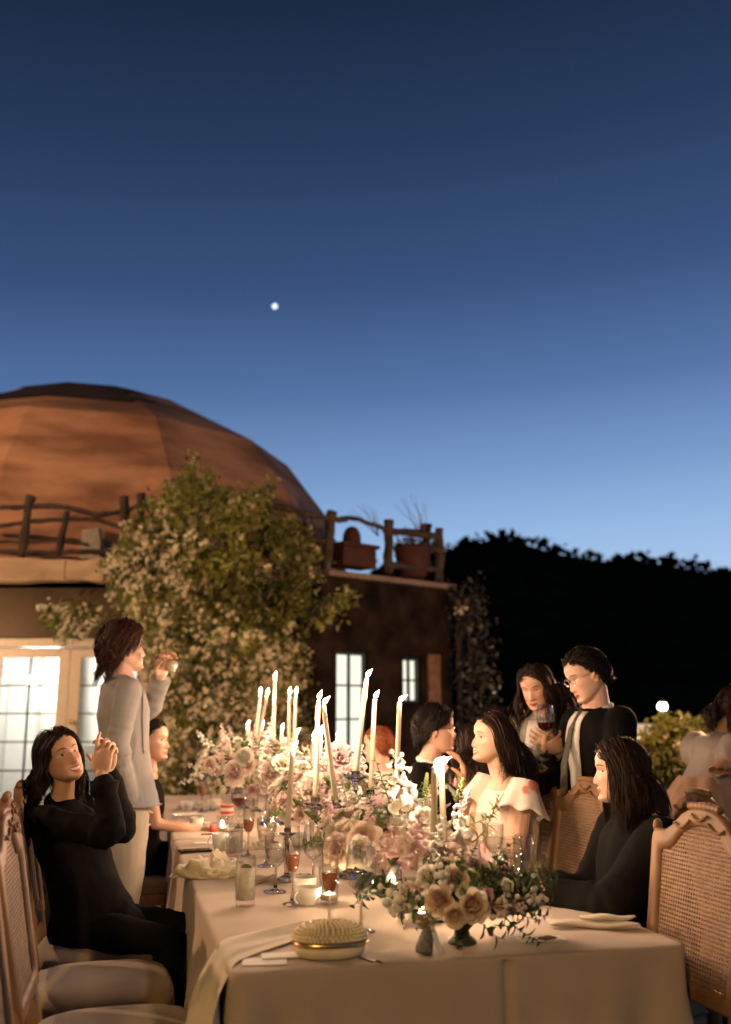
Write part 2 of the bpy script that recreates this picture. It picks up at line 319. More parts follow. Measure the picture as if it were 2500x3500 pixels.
# dark wing, receding
A0, A1 = V3(-.98, 11.15, 0), V3(1.12, 12.95, 0); dv = nrm(A1-A0); nv = V3(dv[1], -dv[0], 0)   # nv faces the camera
def wing_pt(px, off=0):
    u = (px-1250)/FPX/1.0; k = None
    # intersect vertical plane of the wall with the pixel column (level approx.)
    for it in range(1): pass
    m = u/.985; D = (A0[0]*dv[1]-A0[1]*dv[0])/(m*dv[1]-dv[0]); return V3(m*D, D, 0)+nv*off
def wbox(mb, p, q, z0, z1, y0, y1, b=.01):
    """box along the wing wall from p to q, depth y0..y1 along the outward normal"""
    c = (p+q)/2+nv*(y0+y1)/2; L = np.linalg.norm((q-p)[:2]); mb.box((c[0], c[1], (z0+z1)/2), (L, abs(y1-y0), z1-z0), np.array([dv, -nv, (0, 0, 1)]).T, b)
w1a, w1b = wing_pt(1155), wing_pt(1262); w2a, w2b = wing_pt(1376), wing_pt(1438); ZT = at(1200, 2228, np.mean([w1a[1], w1b[1]]))[2]; ZT2 = at(1400, 2246, w2a[1])[2]; ZB2 = at(1400, 2402, w2a[1])[2]
mb = MB()
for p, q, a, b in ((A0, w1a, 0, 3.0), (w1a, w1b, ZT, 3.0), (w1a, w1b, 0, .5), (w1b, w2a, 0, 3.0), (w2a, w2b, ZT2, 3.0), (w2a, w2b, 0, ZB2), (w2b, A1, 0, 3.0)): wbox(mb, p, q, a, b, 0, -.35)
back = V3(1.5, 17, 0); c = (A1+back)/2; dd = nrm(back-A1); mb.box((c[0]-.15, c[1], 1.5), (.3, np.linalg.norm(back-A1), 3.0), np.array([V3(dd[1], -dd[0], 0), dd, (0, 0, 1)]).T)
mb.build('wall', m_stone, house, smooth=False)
mb = MB(); wbox(mb, A0-dv*.05, A1+dv*.08, 3.0, 3.07, .08, -.5); mb.build('coping', mat('coping stone', (.20, .15, .115), .9, var=.2), house, smooth=False)
m_lit = emit('lit curtain', (1, .93, .76), 1.15)
def window(p, q, z0, z1, nc, nr):
    mb = MB()
    wbox(mb, p, p+dv*.035, z0, z1, -.06, -.12); wbox(mb, q-dv*.035, q, z0, z1, -.06, -.12); wbox(mb, p+dv*.036, q-dv*.036, z1-.035, z1, -.06, -.12); wbox(mb, p+dv*.036, q-dv*.036, z0, z0+.035, -.06, -.12)
    o = mb.build('window', m_green, house, smooth=False); L = np.linalg.norm(q-p)
    for k in range(1, nc): mb = MB(); c = p+dv*L*k/nc; wbox(mb, c-dv*.013, c+dv*.013, z0+.03, z1-.03, -.07, -.11, .002); mb.build('muntin', m_green, o, smooth=False)
    for k in range(1, nr): mb = MB(); z = z0+(z1-z0)*k/nr; wbox(mb, p+dv*.03, q-dv*.03, z-.011, z+.011, -.075, -.105, .002); mb.build('muntin', m_green, o, smooth=False)
    for i in range(nc):
        for k in range(nr): mb = MB(); wbox(mb, p+dv*(L*i/nc+.008), p+dv*(L*(i+1)/nc-.008), z0+(z1-z0)*k/nr+.008, z0+(z1-z0)*(k+1)/nr-.008, -.112, -.118, .001); mb.build('pane', m_lit, o, smooth=False)
window(w1a, w1b, .5, ZT, 2, 4); window(w2a, w2b, ZB2, ZT2, 2, 2)
pa, pb = wing_pt(1452), wing_pt(1492); mb = MB(); wbox(mb, pa, pb, .3, ZT2+.05, .05, .002); mb.build('shutter', mat('brown shutter', (.16, .08, .045), .7, var=.2), house, smooth=False)
mb = MB(); p = A1+nv*.06-dv*.1; q = A1+dv*.12+nv*.05; mb.tube([V3(q[0], q[1], 0), V3(q[0], q[1], 2.4), V3(q[0], q[1], 2.6)+dv*.05, V3(q[0], q[1], 2.95)-dv*.1], .045, 8); mb.build('downpipe', m_dark, house)
# rustic branch railing
rail = thing('branch_railing', 'rustic railing of crooked dark branches along the terrace edge', 'railing', (-3, 11, 3.1))
def rD(px): return 11.06 if px < 1050 else 11.06+(px-1050)/450*1.75
def branch(name, pts, r, m=None, wob=.012):
    P = np.array([at(a, b, rD(a)) for a, b in pts]); t = np.linspace(0, 1, len(P)); tt = np.linspace(0, 1, max(8, len(P)*5)); Q = np.stack([np.interp(tt, t, P[:, k]) for k in range(3)], -1)
    Q += np.stack([wav(Q, 6, k) for k in range(3)], -1)*wob; mb = MB(); mb.tube(Q, r*(1+.25*wav(Q, 9, 5)), 7); return mb.build(name, m or m_branch, rail)
for pts, r in (([(105, 1695), (75, 1905)], .055), ([(232, 1748), (200, 1898)], .04), ([(420, 1700), (430, 1900)], .05), ([(480, 1690), (490, 1900)], .05), ([(905, 1725), (900, 1960)], .07), ([(1135, 1748), (1110, 1960)], .065), ([(1332, 1780), (1325, 1960)], .065), ([(1503, 1808), (1503, 1990)], .06)): branch('post', pts, r)
for pts, r in (([(-160, 1740), (0, 1735), (95, 1732), (160, 1728), (230, 1735), (330, 1762), (420, 1750), (480, 1728), (560, 1735), (700, 1738)], .03), ([(-160, 1800), (0, 1797), (120, 1782), (250, 1775), (340, 1778), (400, 1800), (470, 1812), (560, 1815)], .03), ([(-160, 1885), (150, 1888), (290, 1886), (430, 1890), (560, 1888)], .03), ([(-100, 1850), (100, 1855), (200, 1850), (300, 1862)], .018),
               ([(880, 1738), (960, 1733), (1040, 1752), (1110, 1768), (1160, 1778), (1200, 1768), (1245, 1782), (1290, 1795), (1320, 1810)], .035), ([(1315, 1812), (1380, 1818), (1450, 1828), (1505, 1835)], .05), ([(905, 1850), (1000, 1830), (1120, 1850)], .03), ([(1330, 1930), (1420, 1940), (1505, 1945)], .045)): branch('rail', pts, r)
# pots on the terrace
def pot(name, label, cat, px, pyb, D, prof, m=m_terra, n=20, sy=1):
    b = at(px, pyb, D); t = thing(name, label, cat, b); mb = MB(); mb.lathe(prof, n, b, cap=True); mb.build('body', m, t); return t, b
for name, lab, px, pyb, pyt, D, w in (('terracotta_pot', 'large orange terracotta pot behind the railing at the terrace corner', 1412, 1975, 1868, 12.7, 62), ('terracotta_urn', 'slim terracotta urn with a flared rim standing above the railing', 1457, 1860, 1792, 13.2, 20), ('terracotta_pot', 'arched terracotta pot silhouetted on the terrace wall', 1203, 1890, 1800, 12.0, 32), ('terracotta_pot', 'orange terracotta pot half hidden in the jasmine', 685, 1915, 1865, 11.3, 34), ('terracotta_pot', 'small terracotta pot behind the branch railing beside the jasmine', 1040, 1880, 1850, 11.9, 22)):
    b = at(px, pyb, D); h = at(px, pyt, D)[2]-b[2]; r = w/FPX*D
    pr = {62: [(r*.7, 0), (r*.9, h*.4), (r, h*.8), (r*1.06, h*.84), (r*1.06, h), (r*.92, h), (r*.88, h*.5)], 20: [(r*.7, -.5), (r*.7, h*.5), (r*.8, h*.6), (r*1.1, h*.9), (r*1.1, h), (r*.9, h)], 32: [(r, 0), (r*1.02, h*.4), (r*.95, h*.7), (r*.7, h*.9), (r*.3, h*.99), (.01, h)]}.get(w, [(r*.65, 0), (r*.85, h*.6), (r, h*.7), (r, h), (r*.85, h), (r*.8, h*.4)])
    pot(name, lab, 'pot', px, pyb, D, pr)
mb = MB(); b = at(1235, 1945, 12.1); t = thing('planter_box', 'dark rectangular planter on the terrace wall beside the arched pot', 'planter', b); wbox(mb, b-dv*.42, b+dv*.12, b[2], b[2]+.24, .16, -.16); mb.build('body', m_terra, t, smooth=False); mb = MB(); wbox(mb, b-dv*.45, b+dv*.15, b[2]+.24, b[2]+.29, .2, -.2); mb.build('rim', m_terra, t, smooth=False)
mb = MB(); b = at(310, 1912, 11.15); R = np.array([[-.11, -.08, 0], [.13, -.08, 0], [.13, .1, 0], [-.11, .1, 0]]); T2 = np.array([[-.1, -.06, .34], [.09, -.06, .37], [.09, .06, .37], [-.1, .06, .34]]); mb.loft(np.array([R, R*.5+T2*.5+[.01, 0, 0], T2])+b); o = mb.build('stone_block', m_stone, smooth=False); tag(o, 'rough grey stone block standing on the balcony beam', 'stone')
o.data.materials[0] = mat('grey stone', (.28, .23, .17), .9, var=.2)
# ------------------------------------------------------------------ foliage
def inpoly(x, y, poly):
    r = np.zeros(len(x), bool); n = len(poly)
    for i in range(n):
        x0, y0 = poly[i]; x1, y1 = poly[(i+1) % n]; c = ((y0 > y) != (y1 > y)) & (x < (x1-x0)*(y-y0)/(y1-y0+1e-9)+x0); r ^= c
    return r
def leafquads(c, size, nrmdir=None, asp=.5):
    N = len(c); a = rng.normal(size=(N, 3)); a[:, 2] -= .5; a /= np.linalg.norm(a, axis=1)[:, None]
    n0 = rng.normal(size=(N, 3))+(0 if nrmdir is None else np.asarray(nrmdir)); b = np.cross(a, n0); b /= np.linalg.norm(b, axis=1)[:, None]+1e-9
    s = (size*rng.uniform(.6, 1.3, N))[:, None]; nn = np.cross(a, b); fold = nn*s*.12
    # pointed leaf folded on its midrib: two quads
    p0 = c-a*s*.5; p1 = c+a*s*.5; L = c+b*s*asp*.5+fold; Rr = c-b*s*asp*.5+fold; m0 = c
    return np.concatenate([np.stack([p0, c*.999+m0*.001, p1, L], 1), np.stack([p0, Rr, p1, c*.999+m0*.001], 1)])
def bloomquads(c, r, face):
    N = len(c); f = rng.normal(size=(N, 3))*.6+np.asarray(face); f /= np.linalg.norm(f, axis=1)[:, None]; x = np.cross(f, rng.normal(size=(N, 3))); x /= np.linalg.norm(x, axis=1)[:, None]; y = np.cross(f, x); out = []
    rr = (r*rng.uniform(.7, 1.2, N))[:, None]
    for k in range(5):
        a = k*1.2566; d = x*math.cos(a)+y*math.sin(a); e = -x*math.sin(a)+y*math.cos(a); out.append(np.stack([c, c+d*rr*.6+e*rr*.33+f*rr*.1, c+d*rr-f*rr*.1, c+d*rr*.6-e*rr*.33+f*rr*.1], 1))
    return np.concatenate(out)
POLY = [(655, 1535), (668, 1600), (690, 1640), (712, 1610), (722, 1665), (760, 1690), (790, 1650), (800, 1710), (845, 1690), (868, 1650), (880, 1700), (930, 1640), (940, 1660), (905, 1740), (930, 1780), (1000, 1750), (1000, 1800), (1055, 1830), (1045, 1870), (1128, 1910), (1085, 1945), (1095, 1985), (1030, 2010), (1060, 2050), (1105, 2060), (1090, 2110), (1035, 2140), (1050, 2230), (1070, 2330), (1045, 2450), (1065, 2560), (1060, 2740), (560, 2740), (535, 2600), (550, 2400), (515, 2280), (470, 2150), (400, 2075), (420, 2040), (362, 2000), (385, 1965), (358, 1930), (430, 1890), (415, 1850), (450, 1815), (440, 1770), (490, 1740), (500, 1700), (560, 1715), (575, 1650), (610, 1690), (620, 1610), (640, 1620)]
def vine_pts(N, poly, D0, thick, seed, clump=.55):
    r = np.random.default_rng(seed); xs = [p[0] for p in poly]; ys = [p[1] for p in poly]; out = []
    while sum(len(o) for o in out) < N:
        x = r.uniform(min(xs)-25, max(xs)+25, 8000); y = r.uniform(min(ys)-25, max(ys)+25, 8000); jx = x+r.normal(size=8000)*16; jy = y+r.normal(size=8000)*16
        k = inpoly(x, y, poly); P = np.stack([x/70, y/70, 0*x], -1); k &= (wav(P, 1.1, seed)+wav(P, 2.7, seed+1)*.6) > r.uniform(-1.0, 1.0, 8000)-clump*.75+.2; out.append(np.stack([jx[k], jy[k]], -1))
    q = np.concatenate(out)[:N]; bul = wav(np.stack([q[:, 0]/90, q[:, 1]/90, 0*q[:, 0]], -1), 1, seed+5)*.22; D = D0-thick*r.uniform(0, 1, N)**.7+bul+(.75*smooth((q[:, 0]-780)/300) if len(poly) > 40 else 0)
    return np.array([at(a, b, d) for (a, b), d in zip(q, D)]), q
m_stem = mat('woody stem', (.12, .075, .045), .9, var=.3, scale=20)
def vine(label, poly, D0, thick, nl, nf, stems, seed, leaf, bl=None, lsize=.085, density=None, name='jasmine_vine', r0=.03):
    P, q = vine_pts(nl, poly, D0, thick, seed); b = P.mean(0); b[2] = 0 if stems else P[:, 2].min(); t = thing(name, label, 'vine', b)
    mb = MB(); mb.quads(leafquads(P+rng.normal(size=P.shape)*.03, lsize, (0, -.9, .3))); stuff(mb.build('foliage', leaf, t))
    if nf:
        P, q = vine_pts(nf*4, poly, D0-.06, thick, seed, .2); pr = density(q) if density else np.full(len(q), .6); k = rng.uniform(size=len(q)) < pr; P = P[k][:nf]
        c = np.repeat(P, 5, 0)+rng.normal(size=(len(P)*5, 3))*.032; mb = MB(); mb.quads(bloomquads(c, .029, (-.2, -1, .3))); stuff(mb.build('blossom', bl or m_bloss, t))
    for st in stems:
        Q = np.array([at(a, c, D0+.05-.25*thick) for a, c in st]); tt = np.linspace(0, 1, 30); Q = np.stack([np.interp(tt, np.linspace(0, 1, len(Q)), Q[:, k]) for k in range(3)], -1); Q += np.stack([wav(Q, 5, k) for k in range(3)], -1)*.025
        mb = MB(); mb.tube(Q, np.linspace(r0, r0*.35, 30), 6); mb.build('stem', m_stem, t)
    return t
def dens(q):
    x, y = q.T; d = .25+.65*smooth((820-x)/330)*smooth((y-1650)/200)+.5*smooth((y-2130)/150); d -= .65*smooth((x-640)/220)*smooth((2160-y)/60)+.35*smooth((1850-y)/150); d *= .6+.6*(wav(np.stack([x/60, y/60, 0*x], -1), 1, 77) > -.1); return np.clip(d, .03, .95)
vine('tall climbing jasmine covered in white blossom beside the french doors', POLY, 10.95, .75, 17000, 1600, [[(790, 2760), (770, 2500), (785, 2300), (760, 2050), (700, 1800), (665, 1580)], [(780, 2760), (800, 2450), (790, 2200), (860, 1900), (900, 1700)], [(700, 2760), (680, 2400), (640, 2100), (560, 1850), (520, 1720)], [(800, 2760), (880, 2300), (980, 2050), (1080, 1950)], [(720, 2700), (600, 2400), (500, 2100), (420, 1980)]], 11, m_vleaf, None, .085, dens)
vine('trailing sprig of jasmine leaves reaching over the dark wing', [(1085, 2130), (1110, 2090), (1150, 2060), (1195, 2025), (1205, 2040), (1160, 2085), (1120, 2120)], 10.9, .1, 220, 0, [[(1040, 2150), (1110, 2100), (1195, 2030)]], 12, m_vleaf, r0=.01)
vine('cluster of white jasmine hanging over the french doors', [(150, 2085), (230, 2075), (320, 2080), (315, 2130), (290, 2160), (250, 2190), (225, 2185), (180, 2150)], 11.3, .25, 420, 70, [[(330, 2000), (290, 2080), (240, 2170)], [(300, 2010), (200, 2060), (170, 2120)]], 13, m_vleaf, None, .08, r0=.015)
vine('dark ivy climbing the right hand corner of the stone wing', [(1540, 2010), (1600, 1960), (1650, 1990), (1660, 2100), (1690, 2250), (1720, 2450), (1700, 2700), (1560, 2700), (1570, 2400), (1560, 2200)], 12.9, .3, 1600, 7, [[(1620, 2720), (1610, 2400), (1600, 2050)]], 14, leafmat('ivy leaf', (.02, .018, .008), (.05, .04, .018), 2), None, .08, name='ivy_vine')
vine('terrace shrub with long thin branches behind the branch railing', [(940, 1830), (980, 1780), (1060, 1790), (1110, 1850), (1100, 1940), (960, 1930)], 11.6, .35, 900, 30, [[(1010, 1960), (1000, 1850), (980, 1790)]], 15, leafmat('dull leaf', (.03, .03, .012), (.08, .07, .03), 2), None, .07, name='terrace_shrub')
vine('grey green potted shrub behind the big terracotta pot', [(1350, 1880), (1370, 1845), (1440, 1850), (1490, 1860), (1480, 1890), (1380, 1895)], 12.75, .2, 350, 0, [[(1412, 1960), (1410, 1870)]], 16, leafmat('olive leaf', (.06, .05, .03), (.14, .11, .07), 2), None, .07, name='potted_shrub')
vine('yellow green garden bush glowing beside the white globe lamp', [(2200, 2520), (2260, 2470), (2330, 2460), (2400, 2480), (2420, 2560), (2400, 2700), (2330, 2780), (2230, 2780), (2190, 2640)], 10.5, .9, 4600, 25, [[(2300, 2800), (2290, 2650), (2320, 2520)], [(2290, 2800), (2330, 2650), (2370, 2550)]], 17, leafmat('bush leaf', (.05, .06, .008), (.20, .20, .03), 1.6), None, .075, name='garden_bush')
vine('low bush in the lamplight at the right edge behind the cane chair', [(2440, 3150), (2520, 3100), (2620, 3180), (2600, 3420), (2470, 3420)], 6.2, .6, 1500, 0, [[(2540, 3430), (2530, 3250)]], 18, leafmat('low bush leaf', (.05, .05, .01), (.16, .15, .03), 3), None, .05, name='garden_bush')
# thin bare twigs against the sky over the terrace
for i, (pts, lab) in enumerate((([(1440, 1835), (1425, 1760), (1405, 1690)], 'left'), ([(1290, 1830), (1265, 1760), (1240, 1715)], 'right'))):
    t = thing('bare_shrub', ('wispy bare twigs rising beside the flared urn' if i == 0 else 'wispy bare twigs rising above the arched pot'), 'shrub', at(*pts[0], 12.9))
    for k in range(7):
        Q = np.array([at(a+(k-3)*j*9, b+abs(k-3)*j*5, 12.9) for j, (a, b) in enumerate(pts)]); tt = np.linspace(0, 1, 10); Q = np.stack([np.interp(tt, [0, .5, 1], Q[:, c]) for c in range(3)], -1); mb = MB(); mb.tube(Q+np.stack([wav(Q, 4, c+k) for c in range(3)], -1)*.03, np.linspace(.006, .002, 10), 4); mb.build('twig', m_stem, t)
# ------------------------------------------------------------------ garden lamps
def lantern(label, p, r, power, col, es, group=None, base=0):
    t = thing('garden_lamp', label, 'lamp', (p[0], p[1], base), group); p = np.asarray(p, float)
    mb = MB(); mb.lathe([(.11, base), (.11, base+.04), (.05, base+.08), (.035, base+.3), (.03, p[2]-r-.06), (.05, p[2]-r-.03), (r*.7, p[2]-r*.75)], 12, (p[0], p[1], 0), cap=True); mb.build('post', m_dark, t)
    mb = MB(); mb.ell(p, r, nu=20, nv=14); mb.build('globe', emit('lamp glow', col, es, True), t)
    mb = MB(); mb.lathe([(r*.75, p[2]+r*.8), (r*.5, p[2]+r*1.1), (.02, p[2]+r*1.35), (.005, p[2]+r*1.6)], 12, (p[0], p[1], 0), cap=True); mb.build('cap', m_dark, t)
    point('lamp_light', p, power, col, r*.8, t); return t
lantern('bright white globe lamp on a post above the garden bush', at(2265, 2415, 10.9), .055, 60, (1, .9, .74), 6)
lantern('tall warm garden lamp at the left, lighting the dome and the jasmine', (-8.2, 5.2, 5.4), .16, 2300, (1, .60, .33), 6)
lantern('porch lamp on a post at the left of the french doors', (-5.7, 11.0, 1.75), .1, 105, (1, .74, .48), 6)
lantern('warm garden lamp just beyond the right edge behind the guests', at(2680, 2090, 7.0), .12, 800, (1, .50, .22), 5)
lantern('warm garden lamp behind the near end of the long table', (-1.3, -2.2, 3.0), .14, 540, (1, .60, .19), 5)
t = thing('white_canopy', 'small white canopy far behind the standing man', 'canopy', onz(2180, 2600, 0)*V3(0, 0, 0)+at(2185, 2700, 13)*V3(1, 1, 0)); b = at(2185, 2500, 13)
mb = MB(); mb.loft(np.array([[b+V3(sx*.24*s, sy*.3*s, z) for sx, sy in ((-1, -1), (1, -1), (1, 1), (-1, 1))] for s, z in ((1, -.1), (.98, -.05), (.6, .09), (.55, .1))])); mb.build('roof', mat('white canvas', (.7, .7, .68), .8, var=.03), t, smooth=False)
for sx, sy in ((-1, -1), (1, -1), (1, 1), (-1, 1)): mb = MB(); q = b+V3(sx*.22, sy*.28, -.1); mb.tube([q*V3(1, 1, 0), q], .015, 6); mb.build('pole', m_dark, t)
# ------------------------------------------------------------------ long table
P0 = V3(-.336, 2.586, 0); YAW = math.radians(13.95); EL = V3(-math.sin(YAW), math.cos(YAW), 0); ER = V3(math.cos(YAW), math.sin(YAW), 0); TW = 1.27; TZ = .76
def T(l, r, z=TZ): return P0+EL*l+ER*r+V3(0, 0, z)
RT = np.array([ER, EL, (0, 0, 1)]).T
def make_table(l0, l1, lab, clab, seed, nearc=1, farc=1):
    t = thing('banquet_table', lab, 'table', T((l0+l1)/2, TW/2, 0), 'banquet tables placed end to end')
    mb = MB(); c = T((l0+l1)/2, TW/2, .735); mb.box(c, (TW-.05, l1-l0-.05, .03), RT); mb.build('tabletop', m_wood, t, smooth=False)
    for l in (l0+.15, l1-.15):
        for r in (.15, TW-.15): mb = MB(); mb.tube([T(l, r, 0), T(l, r, .72)], .022, 8); mb.build('leg', m_dark, t)
    # cloth
    n = 420; per = []; rc = .03; L = l1-l0
    segs = [((rc, 0), (TW-rc, 0)), ((TW, rc), (TW, L-rc)), ((TW-rc, L), (rc, L)), ((0, L-rc), (0, rc))]; cent = [(TW-rc, rc, -90), (TW-rc, L-rc, 0), (rc, L-rc, 90), (rc, rc, 180)]
    for k, (a, b) in enumerate(segs):
        m = int(110 if k % 2 == 0 else 180); s = np.linspace(0, 1, m, endpoint=False)[:, None]; d = np.array(b)-np.array(a); nn = np.array([d[1], -d[0]])/np.linalg.norm(d); per += [(*(np.array(a)+d*q), *nn) for q in s[:, 0]]
        x, y, a0 = cent[k]; per += [(x+rc*math.cos(math.radians(a0+q)), y+rc*math.sin(math.radians(a0+q)), math.cos(math.radians(a0+q)), math.sin(math.radians(a0+q))) for q in np.linspace(0, 90, 14, endpoint=False)]
    per = np.array(per); arc = np.concatenate([[0], np.cumsum(np.linalg.norm(np.diff(per[:, :2], axis=0), axis=1))]); Pq = np.stack([arc, 0*arc, 0*arc], -1)
    cd = np.min([np.hypot(per[:, 0]-a, per[:, 1]-b) for a in (0, TW) for b in (0, L)], axis=0); fl_ = np.where(per[:, 1] < L/2, nearc, farc); cor = np.exp(-(cd/.09)**2)*fl_; near = np.exp(-(cd/.3)**2)*fl_
    f1 = wav(Pq, 5.5, seed, 2); f2 = np.sin(arc*38+seed)*near; crease = -np.exp(-((per[:, 0]-.735)/.012)**2)*(per[:, 1] < .05)
    rows = []
    for k, dn in enumerate([-.030, -.012, 0, .006, .012, .03, .07, .13, .2, .28, .37, .46, .55, .64, .72, .748]):
        inn = {-.030: (-.022, 0), -.012: (-.010, 0), 0: (0, -.002), .006: (.005, -.008)}.get(dn)
        if inn: o, z = inn; o = np.full(len(per), o); z = np.full(len(per), z)
        else: o = .006+.02*smooth(dn/.5)+(.014+.055*smooth(dn/.6))*f1*smooth(dn/.15)*.7+f2*.022*smooth(dn/.3)+cor*.16*smooth(dn/.7)+crease*.014; z = np.full(len(per), -dn)
        o = o+crease*.004; rows.append(np.stack([per[:, 0]+per[:, 2]*o, per[:, 1]+per[:, 3]*o, TZ+z], -1))
    rows = np.array(rows); mb = MB(); W_ = rows@np.array([ER, EL, (0, 0, 1)]); W_ += T(l0, 0, 0); mb.loft(W_, False)
    gx = np.linspace(.02, TW-.02, 40); gy = np.linspace(.02, L-.02, 80); X, Y = np.meshgrid(gx, gy); G = np.stack([X, Y, 0*X], -1).reshape(-1, 3); G[:, 2] = TZ+.0012+.0016*wav(G, 7, seed+3)+.0012*wav(G, 17, seed+4)-.0022*np.exp(-(((G[:, 1]+.3) % .62-.31)/.008)**2); G[:, 2] -= .002*np.exp(-((G[:, 0]-.735)/.01)**2)
    e = np.minimum(np.minimum(G[:, 0]-.02, TW-.02-G[:, 0]), np.minimum(G[:, 1]-.02, L-.02-G[:, 1])) < .004; G[e, 2] = TZ
    mb.grid((G@np.array([ER, EL, (0, 0, 1)])+T(l0, 0, 0)).reshape(80, 40, 3))
    o = mb.build('tablecloth', m_cloth); tag(o, clab, 'tablecloth', 'pale linen tablecloths')
make_table(0, 2.62, 'near banquet table hidden under the pale floor length cloth', 'pale blush linen cloth hanging over the near end of the long table', 1, 1, 0)
make_table(2.626, 5.3, 'far banquet table behind the candelabra, hidden under its cloth', 'pale linen cloth on the far half of the long table', 2, 0, 1)
# ------------------------------------------------------------------ cane backed chairs
def make_chair():
    t = thing('cane_chair', 'chair', 'chair', (0, 0, 0), 'carved cane backed dining chairs')
    lean = math.radians(11); zb, yb = .495, -.225
    def B(x, s, d=0): s = np.asarray(s, float); return np.stack([np.asarray(x, float)+0*s, yb-s*math.sin(lean)+d*math.cos(lean)+0*s-.12*(np.asarray(x)**2)*0, zb+s*math.cos(lean)+d*math.sin(lean)+0*s], -1)
    def outline(k):   # half outline bottom centre -> top centre; k = inset
        pts = [(0, .10+k), (.10, .10+k), (.212-k*.9, .10+k), (.222-k, .16), (.235-k, .30), (.247-k, .44), (.253-k, .515-k*.7)]
        top = [(.250-k*1.05, .545-k*1.2), (.225-k*.9, .548-k*1.25), (.19-k*.6, .545-k*1.15), (.15-k*.35, .565-k*1.1), (.11-k*.2, .60-k*1.1), (.06, .622-k*1.1), (0, .628-k*1.1)]
        a = np.array(pts+top); d = np.concatenate([[0], np.cumsum(np.hypot(*np.diff(a, axis=0).T))]); q = np.linspace(0, d[-1], 60); h = np.stack([np.interp(q, d, a[:, 0]), np.interp(q, d, a[:, 1])], -1)
        m = h[1:-1][::-1]*[-1, 1]; return np.vstack([h, m])
    o0, o1, o2, o3, o4 = outline(0), outline(.008), outline(.024), outline(.040), outline(.048)
    def ring(o, d): return B(o[:, 0], o[:, 1], d)
    rings = [ring(o0, -.016), ring(o0, .010), ring(o1, .017), ring(o2, .013), ring(outline(.03), .018), ring(o3, .014), ring(o4, .004), ring(o4, -.006), ring(o3, -.018), ring(o0, -.016)]
    mb = MB(); mb.loft(np.array(rings), False); mb.build('back_frame', m_wood, t)
    # cane webbing with real holes
    pit = .0122; xs = np.arange(-.25, .25, pit); ss = np.arange(.10, .64, pit); X, S = np.meshgrid(xs, ss); off = (np.arange(len(ss)) % 2)[:, None]*0; c = np.stack([(X+off).ravel(), S.ravel()], -1); c = c[inpoly(c[:, 0], c[:, 1], outline(.044).tolist())]
    h = pit/2; sq = np.array([(h, 0), (h, h), (0, h), (-h, h), (-h, 0), (-h, -h), (0, -h), (h, -h)]); g = np.arange(8)*math.pi/4; hole = np.stack([np.cos(g), np.sin(g)], -1)*pit*.31
    cell = np.vstack([sq, hole]); V2 = (c[:, None]+cell[None]).reshape(-1, 2); k = np.arange(8); Q = np.stack([k, (k+1) % 8, 8+(k+1) % 8, 8+k], -1); Q = (Q[None]+np.arange(len(c))[:, None, None]*16).reshape(-1, 4)
    V = B(V2[:, 0], V2[:, 1], 0.0); V[:, 1] += .0006*np.sin(V2[:, 0]/pit*math.pi)*np.sin(V2[:, 1]/pit*math.pi); mb = MB(); mb.add(V, Q); o = mb.build('cane_panel', m_cane, t); md = o.modifiers.new('thickness', 'SOLIDIFY'); md.thickness = .0022
    # carved crest: fluted roll and swag of beads
    mb = MB(); xs = np.linspace(-.075, .075, 41); mb.tube(B(xs, .634-.9*xs**2, .004), .0095+.003*np.abs(np.sin(xs*150)), 10); mb.build('crest_roll', m_wood, t)
    mb = MB()
    for s in (-1, 0, 1):
        for q in np.linspace(-1, 1, 9): p = B(s*.085+q*.036, (.605 if s == 0 else .578)-.014*(1-q*q)-abs(s)*q*s*.006, .022); mb.ell(p, .0055, nu=6, nv=4)
    stuff(mb.build('carved_swag', m_wood, t))
    for s in (-1, 1): mb = MB(); mb.ell(B(s*.247, .553, 0), (.011, .016, .024), nu=10, nv=8); mb.build('finial', m_wood, t)
    for s in (-1, 1):   # rear post below the back frame, running to the floor
        mb = MB(); q = np.array([B(s*.205, .16, -.003), (s*.205, yb-.005, .46), (s*.205, yb-.02, .25), (s*.21, yb-.09, 0)]); mb.tube(q, [.017, .021, .018, .013], 8); mb.build('leg', m_wood, t)
        mb = MB(); mb.lathe([(.012, 0), (.016, .02), (.014, .05), (.026, .34), (.02, .36), (.028, .37), (.028, .43)], 12, (s*.215, .2, 0), cap=True); mb.build('leg', m_wood, t)
    mb = MB(); g = np.linspace(0, 2*math.pi, 48, endpoint=False)
    def seatring(k, z): x = .262*k*np.sign(np.cos(g))*np.abs(np.cos(g))**.55*(1+.06*np.sin(g)); y = .245*k*np.sign(np.sin(g))*np.abs(np.sin(g))**.55; return np.stack([x, y, 0*g+z], -1)
    mb.loft(np.array([seatring(.98, .40), seatring(1.0, .41), seatring(1.0, .45), seatring(.97, .46)])); mb.build('apron', m_wood, t)
    mb = MB(); mb.loft(np.array([seatring(.95, .455), seatring(.985, .47), seatring(.98, .49), seatring(.92, .51), seatring(.75, .525), seatring(.45, .533), seatring(.15, .535)])); mb.build('seat_cushion', m_seat, t)
    return t
chair0 = make_chair(); first = [True]
def chair(loc, face, label, lean_rz=0):
    c = chair0 if first[0] else copy_tree(chair0); first[0] = False
    return place(c, loc, math.atan2(-face[0], face[1])+lean_rz, label)
ch = lambda l, r: tuple(T(l, r, 0))
chair(ch(.085, 1.08), -ER, 'empty cane chair at the near right corner of the table', .03)
chair(ch(.60, TW+.10), -ER, 'cane chair under the woman with the black coat on her shoulders', -.04)
chair(ch(1.25, TW+.02), -ER, 'empty cane chair between the floral blouse and the black coat', .05)
chair(ch(1.86, TW+.07), -ER, 'cane chair standing in front of the woman with the red wine')
chair(ch(.47, -.27), ER, 'empty wooden chair with a pale seat at the left of the table', -.02)
